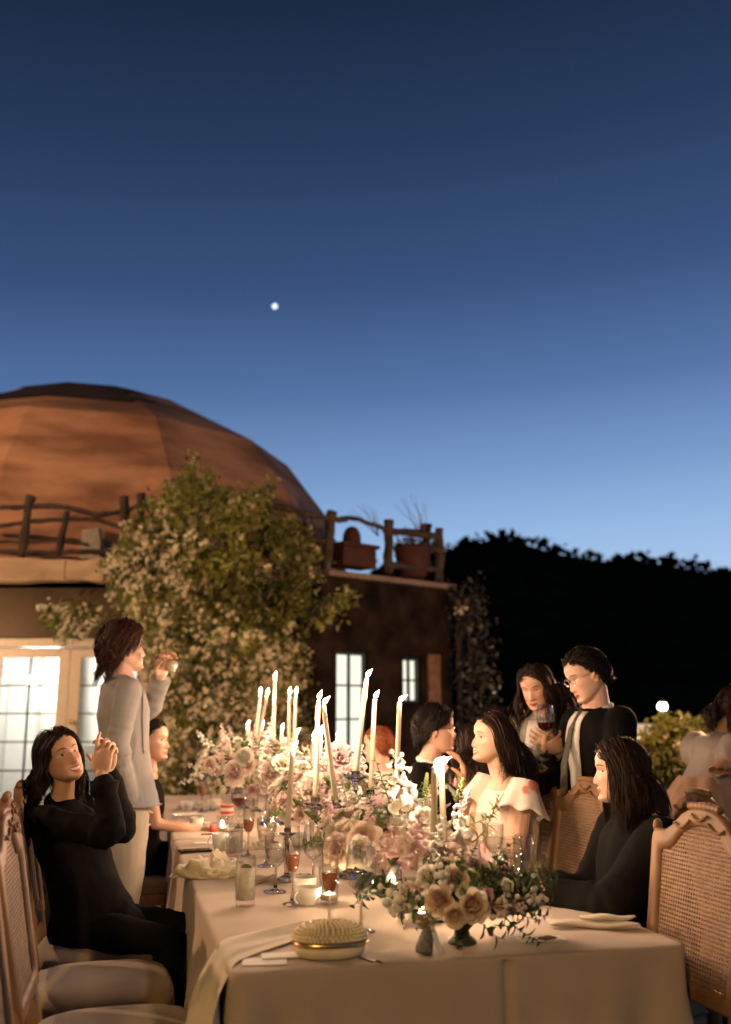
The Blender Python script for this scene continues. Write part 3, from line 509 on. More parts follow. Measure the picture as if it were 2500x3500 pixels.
chair(ch(-.14, -.27), ER, 'nearest wooden chair, cut by the bottom left corner of the picture')
chair(ch(1.04, -.32), ER, 'empty wooden chair at the left edge between two others', .03)
chair(ch(1.62, -.33), ER, 'wooden chair under the dark haired woman in the black jacket')
chair(ch(3.14, -.2), ER, 'wooden chair hidden behind the man in the grey blazer')
# ------------------------------------------------------------------ candles and crystal
def rotto(d):
    d = nrm(d); x = nrm(np.cross(d, (0, 1, .01)) if abs(d[1]) < .95 else np.cross(d, (1, 0, 0))); y = np.cross(d, x); return np.array([x, y, d]).T
def candle(top, bot, label, lean=(.5, 0), fl=.036, power=1.0, r=.0105, group='lit taper candles'):
    top, bot = np.asarray(top, float), np.asarray(bot, float); t = thing('taper_candle', label, 'candle', bot, group); ax = nrm(top-bot); L = np.linalg.norm(top-bot); R = rotto(ax)
    s = np.linspace(0, 1, 14); rr = r*(1.08-.2*s); mb = MB(); Q = bot+ax*(s*L)[:, None]; mb.tube(Q, rr, 14); mb.ell(top-ax*.002, (r*.86, r*.86, .006), R, 12, 6)
    mb.build('wax', m_wax, t)
    for k in range(rng.integers(1, 4)):
        a = rng.uniform(0, 6.28); d = R[:, 0]*math.cos(a)+R[:, 1]*math.sin(a); l0 = rng.uniform(.004, .02); l1 = l0+rng.uniform(.02, .07); mb = MB(); mb.cap_tube([top-ax*l0+d*r*.82, top-ax*(l0+l1)/2+d*r*.9, top-ax*l1+d*r*.93], [.002, .0022, .0032], 6); mb.build('wax_drip', m_wax, t)
    w = top+ax*.009+V3(lean[0], lean[1], 0)*.004; mb = MB(); mb.tube([top, top+ax*.005, w], [.0014, .0012, .0009], 6); mb.build('wick', m_black, t)
    fd = nrm(V3(lean[0], lean[1], 1)); f0 = top+ax*.0065; lean = (lean[0]*.62, lean[1]*.62); u = np.linspace(0, 1, 14); rad = fl*.235*np.sin(math.pi*np.clip(u, 0, 1)**.75)**1.15*(1-.3*u)+.0003; bend = V3(lean[0], lean[1], 0)*fl*.25
    Q = f0+fd*(u*fl)[:, None]-bend*(np.sin(u*math.pi)*.5)[:, None]; mb = MB(); mb.tube(Q, rad, 12); mb.build('flame', m_flame, t)
    point('flame_light', f0+fd*fl*.45, power, (1, .68, .45), .009, t); return t
CP = 6.4
def bobeche(mb, p, s=1.0):
    """crystal cup with a wide petalled drip pan; p is the foot of the candle"""
    n = 20; g = np.linspace(0, 2*math.pi, n, endpoint=False); prof = [(.006, -.062), (.013, -.058), (.009, -.048), (.016, -.04), (.012, -.03), (.02, -.022), (.040, -.012), (.043, -.009), (.022, -.013), (.016, -.006), (.017, .012), (.013, .014), (.0125, -.002)]
    p_ = np.array(prof)*s; w = 1+.10*np.cos(g*10); rings = np.stack([p_[:, :1]*np.cos(g)*w, p_[:, :1]*np.sin(g)*w, np.repeat(p_[:, 1:], n, 1)], -1); mb.loft(rings+np.asarray(p), False)
def candelabrum(label, base, cups):
    t = thing('crystal_candelabrum', label, 'candelabrum', base, 'crystal candelabra along the table'); base = np.asarray(base, float); mid = np.mean(cups, axis=0); zt = min(c[2] for c in cups)-.10; ct = V3(base[0], base[1], zt)
    mb = MB(); mb.lathe([(.075, 0), (.072, .012), (.04, .022), (.018, .035), (.024, .06), (.012, .08), (.011, .5*(zt-base[2])), (.022, .55*(zt-base[2])), (.012, .6*(zt-base[2])), (.012, .9*(zt-base[2])), (.028, zt-base[2]), (.012, zt-base[2]+.03)], 16, base, cap=True); mb.build('stem', m_crystal, t)
    for c in cups:
        c = np.asarray(c, float); h = c-[0, 0, .06]; d = (h-ct)*V3(1, 1, 0); L = np.linalg.norm(d); s = np.linspace(0, 1, 16); dip = -.055 if L > .03 else 0
        Q = ct+d*(smooth(s)*.35+s*.65)[:, None]+np.array([0, 0, 1])*((h[2]-zt)*s**2.5+dip*np.sin(s*math.pi)*(1-s*.3))[:, None]
        mb = MB(); mb.tube(Q, .0075, 8); a = mb.build('arm', m_crystal, t); mb = MB(); bobeche(mb, c); mb.build('candle_cup', m_crystal, a)
    return t
# near candelabrum (five arms) -------------------------------------------------
def pr(t, b, D, D2=None): return at(*t, D), at(*b, D2 or D)
near = [((1089, 2397), (1078, 2737), 3.98, (.35, 0), 'first from the left'), ((1106, 2412), (1150, 2746), 3.86, (.9, .1), 'second from the left, tilted'), ((1253, 2319), (1216, 2647), 4.0, (.75, 0), 'tallest'), ((1281, 2392), (1268, 2711), 4.12, (.6, 0), 'fourth from the left'), ((1366, 2401), (1355, 2728), 4.02, (1.4, 0), 'first from the right')]
cups = []
for a, b, D, ln, w in near:
    p, q = pr(a, b, D, D if 'tilted' not in w else 3.9); cups.append(q); candle(p, q, f'lit ivory taper in the near crystal candelabrum, {w}', ln, .041, CP)
candelabrum('near five armed crystal candelabrum standing among the flowers', V3(*at(1216, 2700, 4.0)[:2], TZ+.003), cups)
# middle and far candelabra
far = [((890, 2377), (868, 2560), 5.75, (.1, 0), 'first from the left'), ((912, 2381), (868, 2592), 5.55, (.25, 0), 'second from the left, leaning'), ((940, 2323), (934, 2547), 5.85, (.2, 0), 'tallest'), ((990, 2377), (988, 2570), 5.7, (.15, 0), 'fourth from the left'), ((1012, 2375), (1006, 2555), 5.95, (.15, 0), 'first from the right')]
cups = []
for a, b, D, ln, w in far:
    p, q = pr(a, b, D); cups.append(q); candle(p, q, f'lit ivory taper in the far crystal candelabrum, {w}', ln, .045, CP*1.1)
candelabrum('far five armed crystal candelabrum in front of the jasmine', V3(*at(934, 2600, 5.78)[:2], TZ+.003), cups)
single = [((846, 2485), (838, 2600), 6.7, (.45, 0), 'short lit taper farthest left behind the far flowers'), ((895, 2485), (880, 2600), 6.5, (.3, 0), 'short lit taper behind the leaning far candle'), ((964, 2498), (957, 2610), 6.2, (.25, 0), 'short lit taper to the right of the tallest far candle'), ((1012, 2510), (1007, 2610), 6.0, (.9, 0), 'short lit taper with its flame blown right, below the far pair'),
          ((1001, 2569), (983, 2840), 3.92, (.6, 0), 'long single taper standing left of the near candelabrum'), ((1072, 2528), (1068, 2640), 4.9, (.2, 0), 'short lit taper just left of the near candelabrum, half hidden'), ((1098, 2506), (1092, 2640), 5.0, (.4, 0), 'short lit taper glimpsed between the two left near candles'), ((1154, 2524), (1147, 2660), 4.8, (.3, 0), 'short lit taper right of the tilted candle'),
          ((1487, 2622), (1480, 2975), 3.18, (1.2, 0), 'left of the two tall tapers in the near flowers'), ((1508, 2619), (1524, 2980), 3.22, (1.5, 0), 'right of the two tall tapers in the near flowers')]
def holder(p, label):
    b = V3(p[0], p[1], TZ+.003); t = thing('candle_holder', label, 'candle holder', b, 'crystal candle holders'); h = p[2]-b[2]; mb = MB(); mb.lathe([(.038, 0), (.036, .008), (.012, .02), (.009, .03), (.014, max(.05, h*.5)), (.008, max(.055, h*.55)), (.008, max(.06, h-.05))], 14, b, cap=True); mb.build('stem', m_crystal, t); mb = MB(); bobeche(mb, p, .8); mb.build('candle_cup', m_crystal, t)
for a, b, D, ln, w in single:
    p, q = pr(a, b, D); candle(p, q, w, ln, .042, CP); holder(q, 'slender crystal candle holder under the '+w.replace('lit ', '').split(',')[0])
# votive tumblers
def votive(px, py, label, r=.034, h=.085, power=2.2, z=TZ+.002):
    b = onz(px, py, z); t = thing('votive_glass', label, 'candle', b, 'votive candles in glass tumblers'); mb = MB(); g = 20; mb.lathe([(.001, .004), (r*.8, .004), (r*.85, .01), (r*.93, h*.5), (r, h), (r*.95, h), (r*.88, h*.5), (r*.8, .015), (.001, .014)], g, b); mb.build('tumbler', m_glass, t)
    mb = MB(); mb.lathe([(.001, .016), (r*.72, .016), (r*.74, .034), (.001, .033)], 16, b); mb.build('wax', m_wax, t); f = b+[0, 0, .034]; u = np.linspace(0, 1, 10); mb = MB(); mb.tube(f+np.array([.003, 0, .026])*u[:, None], .0055*np.sin(math.pi*u**.62)+.0003, 10); mb.build('flame', m_flame, t); point('flame_light', f+[0, 0, .012], power, (1, .66, .38), .008, t)
votive(1440, 3158, 'votive candle in a clear tumbler, in front of the bouquet on its left', .036, .08, 2.8)
votive(1345, 3052, 'votive candle in a tumbler half hidden below the hanging ferns', .034, .08)
votive(1125, 3092, 'tall votive tumbler glowing behind the nearer champagne flute', .036, .12)
votive(1672, 3125, 'votive candle hidden behind the right of the rose bouquet', .034, .08)
votive(1205, 2985, 'votive candle glowing behind the large empty wine glass', .034, .09)
votive(760, 2850, 'votive candle beside the red capped bottle', .034, .09)
votive(930, 2835, 'votive candle near the middle of the table below the flowers', .034, .09)
# ------------------------------------------------------------------ glassware
def glass_proto(kind):
    r0, prof, stem, liq = {'flute': (.032, [(.004, .095), (.012, .10), (.02, .115), (.025, .14), (.0265, .18), (.024, .25)], .095, ('rose', .105, .155)), 'wine': (.038, [(.004, .10), (.014, .104), (.03, .118), (.04, .145), (.041, .17), (.036, .205), (.033, .225)], .10, None),
        'big': (.042, [(.004, .11), (.016, .114), (.036, .13), (.046, .16), (.0465, .19), (.041, .225), (.037, .245)], .11, None), 'goblet': (.036, [(.006, .075), (.018, .082), (.03, .10), (.036, .135), (.037, .175)], .075, ('water', .09, .13))}[kind]
    parts = {}; mb = MB(); mb.lathe([(.001, .0), (r0, .0), (r0*.96, .003), (r0*.4, .006), (.006, .012), (.0042, .03), (.004, stem*.8), (.005, stem)], 18); parts['stem'] = (mb, m_crystal)
    mb = MB(); p = np.array(prof); z = np.linspace(p[0, 1], p[-1, 1], 20); rr = np.interp(z, p[:, 1], p[:, 0]); n = 28; g = np.linspace(0, 2*math.pi, n, endpoint=False)
    cut = (1+.05*np.abs(np.sin(g*7)))*1.0 if kind == 'goblet' else np.ones(n); rings = np.stack([rr[:, None]*np.cos(g)*cut, rr[:, None]*np.sin(g)*cut, np.repeat(z[:, None], n, 1)], -1)
    inner = rings[::-1].copy(); inner[..., :2] *= .965; inner[:-1, :, 2] += .001; mb.loft(np.concatenate([rings, inner]), False); parts['bowl'] = (mb, m_glass)
    if liq: z0, z1 = liq[1:]; zz = np.linspace(z0, z1, 7); rq = np.interp(zz, p[:, 1], p[:, 0])*.94; mb = MB(); mb.lathe([(.001, z0)]+list(zip(rq, zz))+[(.001, z1)], 20); parts['drink'] = (mb, m_rose if liq[0] == 'rose' else m_glass)
    return {k: (mb.mesh(kind+' '+k, m)) for k, (mb, m) in parts.items()}
PROTO = {k: glass_proto(k) for k in ('flute', 'wine', 'big', 'goblet')}
NM = {'flute': ('champagne_flute', 'flute'), 'wine': ('wine_glass', 'wine glass'), 'big': ('wine_glass', 'wine glass'), 'goblet': ('crystal_goblet', 'goblet')}
def glass(kind, loc, label, scale=1.0, red=None, R=None):
    t = thing(NM[kind][0], label, NM[kind][1], loc, 'glasses set on the table'); t.scale = (scale,)*3
    for k, me in PROTO[kind].items(): obj(k, me, t)
    if red:
        p = {'big': [(.002, .1125), (.016, .1165), (.0345, .132), (.0435, .158)], 'wine': [(.002, .103), (.0135, .106), (.0285, .12), (.0375, .143)]}[kind]; mb = MB(); mb.lathe(p+[(.001, p[-1][1])], 20); obj('drink', mb.mesh('red wine', m_wine), t)
    if R is not None: t.rotation_mode = 'QUATERNION'; t.rotation_quaternion = Matrix(R).to_quaternion()
    return t
Z1 = TZ+.003
glass('flute', onz(998, 3090, Z1), 'champagne flute of rosé, left of the tall empty wine glass')
glass('flute', onz(1127, 3172, Z1), 'champagne flute of rosé, nearest, behind the beaded clutch', 1.0)
glass('goblet', onz(941, 3048, Z1), 'cut crystal water goblet left of the flutes', 1.12)
glass('goblet', onz(910, 2960, Z1), 'cut crystal water goblet further back on the left', 1.1)
glass('wine', onz(1071, 3038, Z1), 'empty wine glass behind the flutes, in front of the blush peony', 1.0)
glass('big', onz(1235, 3185, Z1), 'large empty wine glass, nearest, left of the votive')
glass('big', onz(815, 2830, Z1), 'wine glass with red wine behind the flute of rosé on the left', 1.0, True)
glass('flute', onz(848, 2925, Z1), 'champagne flute of rosé beside the two mugs', 1.0)
glass('goblet', onz(1690, 2990, Z1), 'cut crystal goblet standing in front of the floral blouse', 1.1)
glass('wine', onz(1755, 3110, Z1), 'wine glass half hidden behind the right side foliage')
glass('wine', onz(1640, 2975, Z1), 'wine glass beside the bare arm of the floral blouse')
glass('wine', onz(720, 2770, Z1), 'wine glass far back on the left beside the bottle')
glass('flute', onz(690, 2775, Z1), 'champagne flute far back on the left beyond the tea cup')
glass('wine', onz(930, 2880, Z1), 'wine glass in the middle of the left place settings')
glass('wine', onz(1800, 3095, Z1), 'wine glass to the right of the bouquet foliage')
def highball(px, py, label, h=.155, r=.035, z=Z1, lime=True):
    b = onz(px, py, z); t = thing('highball_glass', label, 'glass', b, 'glasses set on the table'); mb = MB(); mb.lathe([(.001, 0), (r*.93, 0), (r*.95, .01), (r, h), (r*.94, h), (r*.9, .02), (.001, .018)], 28, b); mb.build('tumbler', m_glass, t)
    mb = MB(); mb.lathe([(.001, .02), (r*.87, .021), (r*.91, h*.78), (.001, h*.78)], 24, b); mb.build('drink', mat('cloudy lemonade', (.80, .74, .58), .25, var=.12, scale=50, sss=.3) if lime else m_glass, t)
    if lime:
        mb = MB(); a = np.linspace(0, math.pi, 12); c = b+[.003, -.012, h*.74]; 
        rings = [[c+V3(math.cos(q)*.021*k, d, math.sin(q)*.021*k) for q in a] for k, d in ((1, -.003), (1.02, 0), (1, .003), (.01, .003))]; mb.grid(rings); mb.build('lime_slice', mat('lime', (.22, .32, .05), .4, var=.2, scale=90), t)
        for k in range(4): mb = MB(); q = b+[rng.uniform(-.012, .012), rng.uniform(-.012, .012), .03+k*.024]; mb.box(q, (.022, .022, .02), frame(rng.normal(size=3)), .004); mb.build('ice_cube', m_glass, t)
highball(838, 3096, 'tall highball of lemonade with lime and ice')
highball(805, 2925, 'tall clear water glass beside the two mugs', .14, .034, lime=False)
highball(1765, 3000, 'wide clear tumbler at the right of the flowers', .10, .045, lime=False)
# ------------------------------------------------------------------ crockery and small things
def cup(px, py, label, m=m_china, r=.04, h=.06, ang=3.3, name='tea_cup'):
    b = onz(px, py, Z1); t = thing(name, label, 'cup', b); mb = MB(); mb.lathe([(.001, .002), (r*.7, 0), (r*.75, .006), (r*.95, h*.5), (r, h), (r*.95, h), (r*.9, h*.5), (r*.68, .01), (.001, .008)], 24, b); mb.build('bowl', m, t)
    a = np.linspace(-1.3, 1.3, 12); d = V3(math.cos(ang), math.sin(ang), 0); mb = MB(); mb.tube(b+d*(r*.9+np.cos(a)[:, None]*.022)+np.array([0, 0, 1])*(h*.5+np.sin(a)[:, None]*h*.33), .0035, 6); mb.build('handle', m, t); return t
cup(672, 2832, 'white tea cup behind the square plate', ang=3.0); cup(640, 2768, 'white tea cup at the far left end of the table', r=.045, h=.055, ang=5)
cup(755, 2905, 'shiny mug beside the phone, left of two', m_china, .042, .075, name='mug'); cup(800, 2912, 'shiny mug right of two beside the phone', m_china, .04, .07, 6, name='mug')
cup(1052, 3090, 'white tea cup in front of the goblets, nearer', r=.046, h=.055, ang=4); cup(1040, 3052, 'white tea cup behind the nearer cup', r=.046, h=.055, ang=2)
cup(1020, 2890, 'white cup under the long single taper', ang=1)
def slab(name, label, cat, c, size, rz, m, th=.004, z=Z1, b=.002):
    R = RT@np.array([[math.cos(rz), -math.sin(rz), 0], [math.sin(rz), math.cos(rz), 0], [0, 0, 1]]); c = np.asarray(c, float); mb = MB(); mb.box(c+[0, 0, th/2], (*size, th), R, b); o = obj(name, mb.mesh(name, m, False, c)); o.location = c; return tag(o, label, cat)
def plate(px, py, label, sx=.19, sy=.15, rz=.1):
    b = onz(px, py, Z1); t = thing('square_plate', label, 'plate', b); R = RT@np.array([[math.cos(rz), -math.sin(rz), 0], [math.sin(rz), math.cos(rz), 0], [0, 0, 1]]); sq = np.array([(1, 1), (0, 1.03), (-1, 1), (-1.03, 0), (-1, -1), (0, -1.03), (1, -1), (1.03, 0)])
    mb = MB(); rings = [np.c_[sq*[sx*k/2, sy*k/2], np.full(8, z)] for k, z in ((.8, 0), (.82, .003), (1, .016), (.99, .018), (.8, .007), (.02, .007))]; mb.loft(np.array(rings)@R.T+b); mb.build('dish', m_china, t, smooth=False); return t, b
t, b = plate(675, 2826, 'square white plate with cake beside the tea cup'); cake = thing('cake_slice', 'slice of dark cake left on the square plate', 'cake', b+[0, 0, .008]); mb = MB(); q = b+[.01, 0, .008]; mb.loft(np.array([[q+V3(*v, z) for v in ((-.03, -.02), (.03, -.015), (.01, .03))] for z in (0, .02, .022, .035)])); mb.build('sponge', mat('chocolate cake', (.035, .018, .01), .8, var=.4, scale=60), cake, smooth=False); mb = MB(); mb.ell(b+[-.025, -.01, .018], (.022, .018, .012)); mb.build('cream', m_china, cake)
plate(755, 2835, 'white side plate right of the square plate with cake', .15, .13, -.1); plate(640, 2792, 'white plate at the far left edge of the table', .17, .13, .2)
ph = onz(668, 2912, Z1); t = thing('phone', 'black phone lying face up at the left edge of the table', 'phone', ph); Rp = RT@np.array([[math.cos(.12), -math.sin(.12), 0], [math.sin(.12), math.cos(.12), 0], [0, 0, 1]]); mb = MB(); mb.box(ph+[0, 0, .005], (.150, .073, .009), Rp, .003); mb.build('body', m_black, t, smooth=False); mb = MB(); mb.box(ph+[0, 0, .0105], (.14, .066, .0014), Rp, .0005); mb.build('screen', mat('phone glass', (.006, .006, .007), .05, var=.1), t, smooth=False)
def sticks(a, b, label, m, name='chopsticks'):
    t = thing(name, label, name.rstrip('s'), onz(*a, Z1))
    for k in (-.004, .005): p, q = onz(*a, Z1+.006), onz(*b, Z1+.006); d = nrm(np.cross(q-p, (0, 0, 1)))*k; mb = MB(); mb.tube([p+d, q+d*1.4], [.0032, .0022], 6); mb.build('stick', m, t)
sticks((690, 2852), (845, 2838), 'pair of red chopsticks across the left place setting', mat('red lacquer', (.22, .035, .02), .35)); sticks((875, 3018), (940, 2988), 'pair of pale chopsticks on a rest beside the highball', mat('pale wood stick', (.4, .22, .13), .5))
slab('name_card', 'white card resting beside the two mugs', 'card', onz(700, 2882, Z1), (.10, .07), .1, m_paper, .003)
slab('menu_card', 'larger white card lying at the front left corner', 'card', onz(905, 3288, Z1), (.115, .07), -.15, m_paper, .002); slab('menu_card', 'smaller white card on top of the front left card', 'card', onz(955, 3268, Z1+.003), (.095, .055), -.05, m_paper, .003, Z1+.003)
slab('menu_card', 'white card lying on the table front right', 'card', onz(1850, 3210, Z1), (.135, .06), -.05, m_paper, .002); slab('card_tag', 'dark trimmed tag lying on the front right card', 'tag', onz(1870, 3208, Z1+.003), (.05, .03), .5, mat('mauve tag', (.16, .07, .06), .8, var=.4, scale=80), .004)
# small standing card tied with a dried sprig
b = onz(1462, 3262, Z1); t = thing('favour_pouch', 'little dark favour pouch with a dried sprig and paper tag at the front edge', 'pouch', b); d_ = nrm(V3(.25, .12, 1)); mb = MB(); mb.lathe([(.001, 0), (.021, .001), (.024, .012), (.020, .04), (.013, .066), (.010, .074), (.015, .084), (.012, .086), (.001, .078)], 14, b-[.012, 0, 0], rotto(d_)); mb.build('pouch', mat('grey organza', (.13, .125, .115), .6, var=.35, scale=70), t)
p = np.array([(.004, -.012, .075), (.016, -.010, .074), (.040, -.016, .004), (.020, -.022, .003)]); mb = MB(); mb.loft(np.array([p, p+[0, -.0012, .0004]])@RT.T+b); mb.build('tag', m_paper, t, smooth=False)
mb = MB(); mb.quads(leafquads(b+[0, 0, .08]+rng.normal(size=(60, 3))*[.012, .012, .012], .016)); stuff(mb.build('dried_sprig', mat('dried sprig', (.32, .22, .12), .9), t))
# crystal salt dish, cutlery, bracelet
b = onz(1040, 3008, Z1); mb = MB(); n = 12; g = np.linspace(0, 2*math.pi, n, endpoint=False); pr_ = np.array([(.018, 0), (.028, .008), (.03, .02), (.024, .02), (.016, .01), (.002, .009)]); w = 1+.12*np.cos(g*6); mb.loft(np.stack([pr_[:, :1]*np.cos(g)*w, pr_[:, :1]*np.sin(g)*w, np.repeat(pr_[:, 1:], n, 1)], -1)+b*0, False); o = obj('salt_dish', mb.mesh('salt dish', m_crystal, False)); o.location = b; tag(o, 'small cut crystal salt dish between goblet and flute', 'dish')
p, q = onz(1225, 3275, Z1+.004), onz(1305, 3290, Z1+.004); t = thing('bracelet', 'thin dark chain bracelet at the front edge beside the clutch', 'bracelet', p); s = np.linspace(0, 1, 40)
mb = MB(); mb.tube(p+(q-p)*s[:, None]+EL*(.012*np.sin(s*9))[:, None], .0022+.001*np.abs(np.sin(s*60)), 6); mb.build('chain', mat('dark silver', (.25, .2, .16), .4, metal=1), t)
# sparkling water bottle
b = onz(775, 2812, Z1); t = thing('water_bottle', 'clear water bottle with a red cap and red label', 'bottle', b); mb = MB(); mb.lathe([(.001, .0), (.036, 0), (.038, .01), (.038, .13), (.034, .155), (.017, .195), (.0145, .235), (.0145, .25)], 22, b); mb.build('body', m_glass, t); mb = MB(); mb.lathe([(.001, .272), (.015, .272), (.0165, .268), (.0165, .247), (.001, .247)], 18, b); mb.build('cap', m_red, t); mb = MB(); mb.lathe([(.0385, .045), (.0387, .05), (.0387, .10), (.0385, .105)], 22, b); o = mb.build('label', m_paper, t); mb = MB(); mb.lathe([(.0388, .085), (.0392, .086), (.0392, .1), (.0388, .101)], 22, b); mb.build('red_band', m_red, o); mb = MB(); mb.lathe([(.0388, .05), (.0392, .051), (.0392, .066), (.0388, .067)], 22, b); mb.build('red_band', m_red, o)
b = onz(730, 2842, Z1); mb = MB(); mb.lathe([(.001, 0), (.02, 0), (.021, .03), (.018, .034), (.001, .034)], 14); o = obj('sauce_jar', mb.mesh('sauce jar', m_red)); o.location = b; tag(o, 'small red jar in front of the water bottle', 'jar')
# beaded clutch
b = onz(1128, 3268, Z1); t = thing('beaded_clutch', 'oval evening clutch covered in pearls with a gold band', 'clutch', b); Rz = RT@np.array([[math.cos(-.1), -math.sin(-.1), 0], [math.sin(-.1), math.cos(-.1), 0], [0, 0, 1]]); n = 40; g = np.linspace(0, 2*math.pi, n, endpoint=False)
def ov(k, z, ax=.098, ay=.062): return np.stack([ax*k*np.sign(np.cos(g))*np.abs(np.cos(g))**.85, ay*k*np.sign(np.sin(g))*np.abs(np.sin(g))**.85, 0*g+z], -1)
mb = MB(); mb.loft(np.array([ov(.7, 0), ov(.88, .005), ov(.97, .016), ov(1, .03)])@Rz.T+b); mb.build('lower_shell', mat('cream satin', (.62, .53, .36), .5, sheen=.3), t); mb = MB(); mb.loft(np.array([ov(1.0, .031), ov(1.025, .032), ov(1.025, .041), ov(1.0, .042)])@Rz.T+b); mb.build('gold_band', m_gold, t)
mb = MB(); mb.loft(np.array([ov(1.0, .043), ov(.97, .056), ov(.86, .07), ov(.6, .080), ov(.2, .084)])@Rz.T+b); up = mb.build('upper_shell', mat('pearl backing', (.5, .38, .22), .5), t); mb = MB()
for k, z in ((1.0, .048), (.985, .056), (.93, .0645), (.86, .071), (.76, .0765), (.65, .080), (.52, .0835), (.38, .0855), (.22, .087), (.07, .088)):
    m = max(3, int(58*k)); 
    for a in np.linspace(0, 2*math.pi, m, endpoint=False)+k*7: p = V3(.098*k*np.sign(math.cos(a))*abs(math.cos(a))**.85, .062*k*np.sign(math.sin(a))*abs(math.sin(a))**.85, z+.001); mb.ell(p@Rz.T+b, .0047*rng.uniform(.85, 1.1), nu=6, nv=5)
stuff(mb.build('pearl', mat('pearl', (.80, .68, .44), .22, var=.1, coat=.4), up))
# ------------------------------------------------------------------ napkins
def sheet(name, label, path, w0, w1, folds, amp, seed, n=60, m=34, lift=.006):
    """a strip of linen laid along a world path (list of points); folds run lengthwise"""
    P = np.array(path, float); d = np.concatenate([[0], np.cumsum(np.linalg.norm(np.diff(P, axis=0), axis=1))]); s = np.linspace(0, d[-1], n); C = np.stack([np.interp(s, d, P[:, k]) for k in range(3)], -1)
    for _ in range(3): C[1:-1] = (C[:-2]+2*C[1:-1]+C[2:])/4
    Tn = np.gradient(C, axis=0); Tn /= np.linalg.norm(Tn, axis=1)[:, None]; return C, Tn, s/d[-1]
r = []; pth = [onz(1120, 3150, Z1+.008), onz(1000, 3172, Z1+.014), onz(880, 3205, Z1+.014), onz(780, 3235, Z1+.012), T(.17, -.005, TZ+.008), T(.15, -.05, TZ-.06), T(.13, -.075, TZ-.22), T(.10, -.09, TZ-.42), T(.08, -.10, TZ-.58)]
C, Tn, s = sheet('', '', pth, .1, .1, 3, .01, 1); q = np.linspace(-1, 1, 44); rows = []
for i in range(len(C)):
    wd = .085+.085*smooth(s[i]*1.6); hang = smooth((s[i]-.48)/.12); side = EL*(.75)+V3(0, 0, 0); side = nrm(EL*(1-hang*.15)+Tn[i]*0); nn = nrm(np.cross(side, Tn[i])); nn = nn if (nn[2] > 0 if hang < .5 else nn@ER < 0) else -nn
    f = np.sin(q*4.2+s[i]*3.5)*.012+np.sin(q*9+1-s[i]*5)*.006; f = f*(.7+1.9*hang); ed = -.010*(np.abs(q)**3)*(1-hang); rows.append(C[i]+side*(q*wd*(1+.05*np.sin(s[i]*14)))[:, None]+nn*(np.maximum(f+ed, -.0085 if hang < .05 else -.05))[:, None])
mb = MB(); G = np.array(rows); mb.grid(G); o = mb.build('draped_napkin', m_napkin); md = o.modifiers.new('thickness', 'SOLIDIFY'); md.thickness = .002; tag(o, 'long cream napkin draped over the front left corner of the table', 'napkin')
def crumple(px, py, label, sx, sy, h, rz, seed):
    b = onz(px, py, Z1); n, m = 40, 56; u = np.linspace(0, 1, n)[:, None]; a = np.linspace(0, 2*math.pi, m, endpoint=False)[None]; rr = np.sin(u*math.pi/2)**.8; x = rr*np.cos(a); y = rr*np.sin(a); z = np.cos(u*math.pi/2)**.7+0*a; Pp = np.stack([x, y, z], -1).reshape(-1, 3)
    k = wav(Pp, 1.6, seed, 3); k2 = 1-2*np.abs(wav(Pp, 2.3, seed+2, 2)); Pp[:, :2] *= (1+.28*k)[:, None]; Pp[:, 2] = np.maximum(0, Pp[:, 2]*(.62+.35*k+.28*k2)); Pp *= [sx/2, sy/2, h]; c, s_ = math.cos(rz), math.sin(rz); Pp = Pp@(RT@np.array([[c, -s_, 0], [s_, c, 0], [0, 0, 1]])).T
    mb = MB(); mb.grid(Pp.reshape(n, m, 3), True); o = obj('crumpled_napkin', mb.mesh('napkin', m_napkin)); o.location = b; tag(o, label, 'napkin', 'linen napkins'); return o
crumple(715, 2995, 'crumpled cream napkin at the left edge beside the highball', .25, .15, .085, -.1, 4); crumple(690, 2762, 'loose pink napkin heaped at the far left end', .40, .15, .06, .5, 6); crumple(880, 2900, 'small crumpled napkin in the middle of the table', .13, .11, .05, .5, 9)
b0, b1 = onz(1880, 3158, Z1+.012), onz(2185, 3160, Z1+.014); t = thing('folded_napkin', 'rolled cream napkin lying along the right edge of the table', 'napkin', (b0+b1)/2); s = np.linspace(0, 1, 30)
for k, (o_, r_, z_) in enumerate(((0, .017, 0), (.03, .014, -.002), (.014, .013, .018))):
    mb = MB(); dd = nrm(np.cross(b1-b0, (0, 0, 1))); a0, a1 = (0, 1) if k < 2 else (.35, .97); C = b0+(b1-b0)*(a0+(a1-a0)*s)[:, None]-dd*(o_+.012*np.sin(s*5+k))[:, None]+np.array([0, 0, 1])*(z_+.003*np.sin(s*9+k*2))[:, None]; mb.tube(C, r_*1.5*np.sqrt(np.clip(np.sin(math.pi*(.06+.90*s)), .02, 1))**.7, 12, rb=r_*.62*np.sqrt(np.clip(np.sin(math.pi*(.06+.90*s)), .02, 1)), ax=dd); mb.build('fold', m_napkin, t)
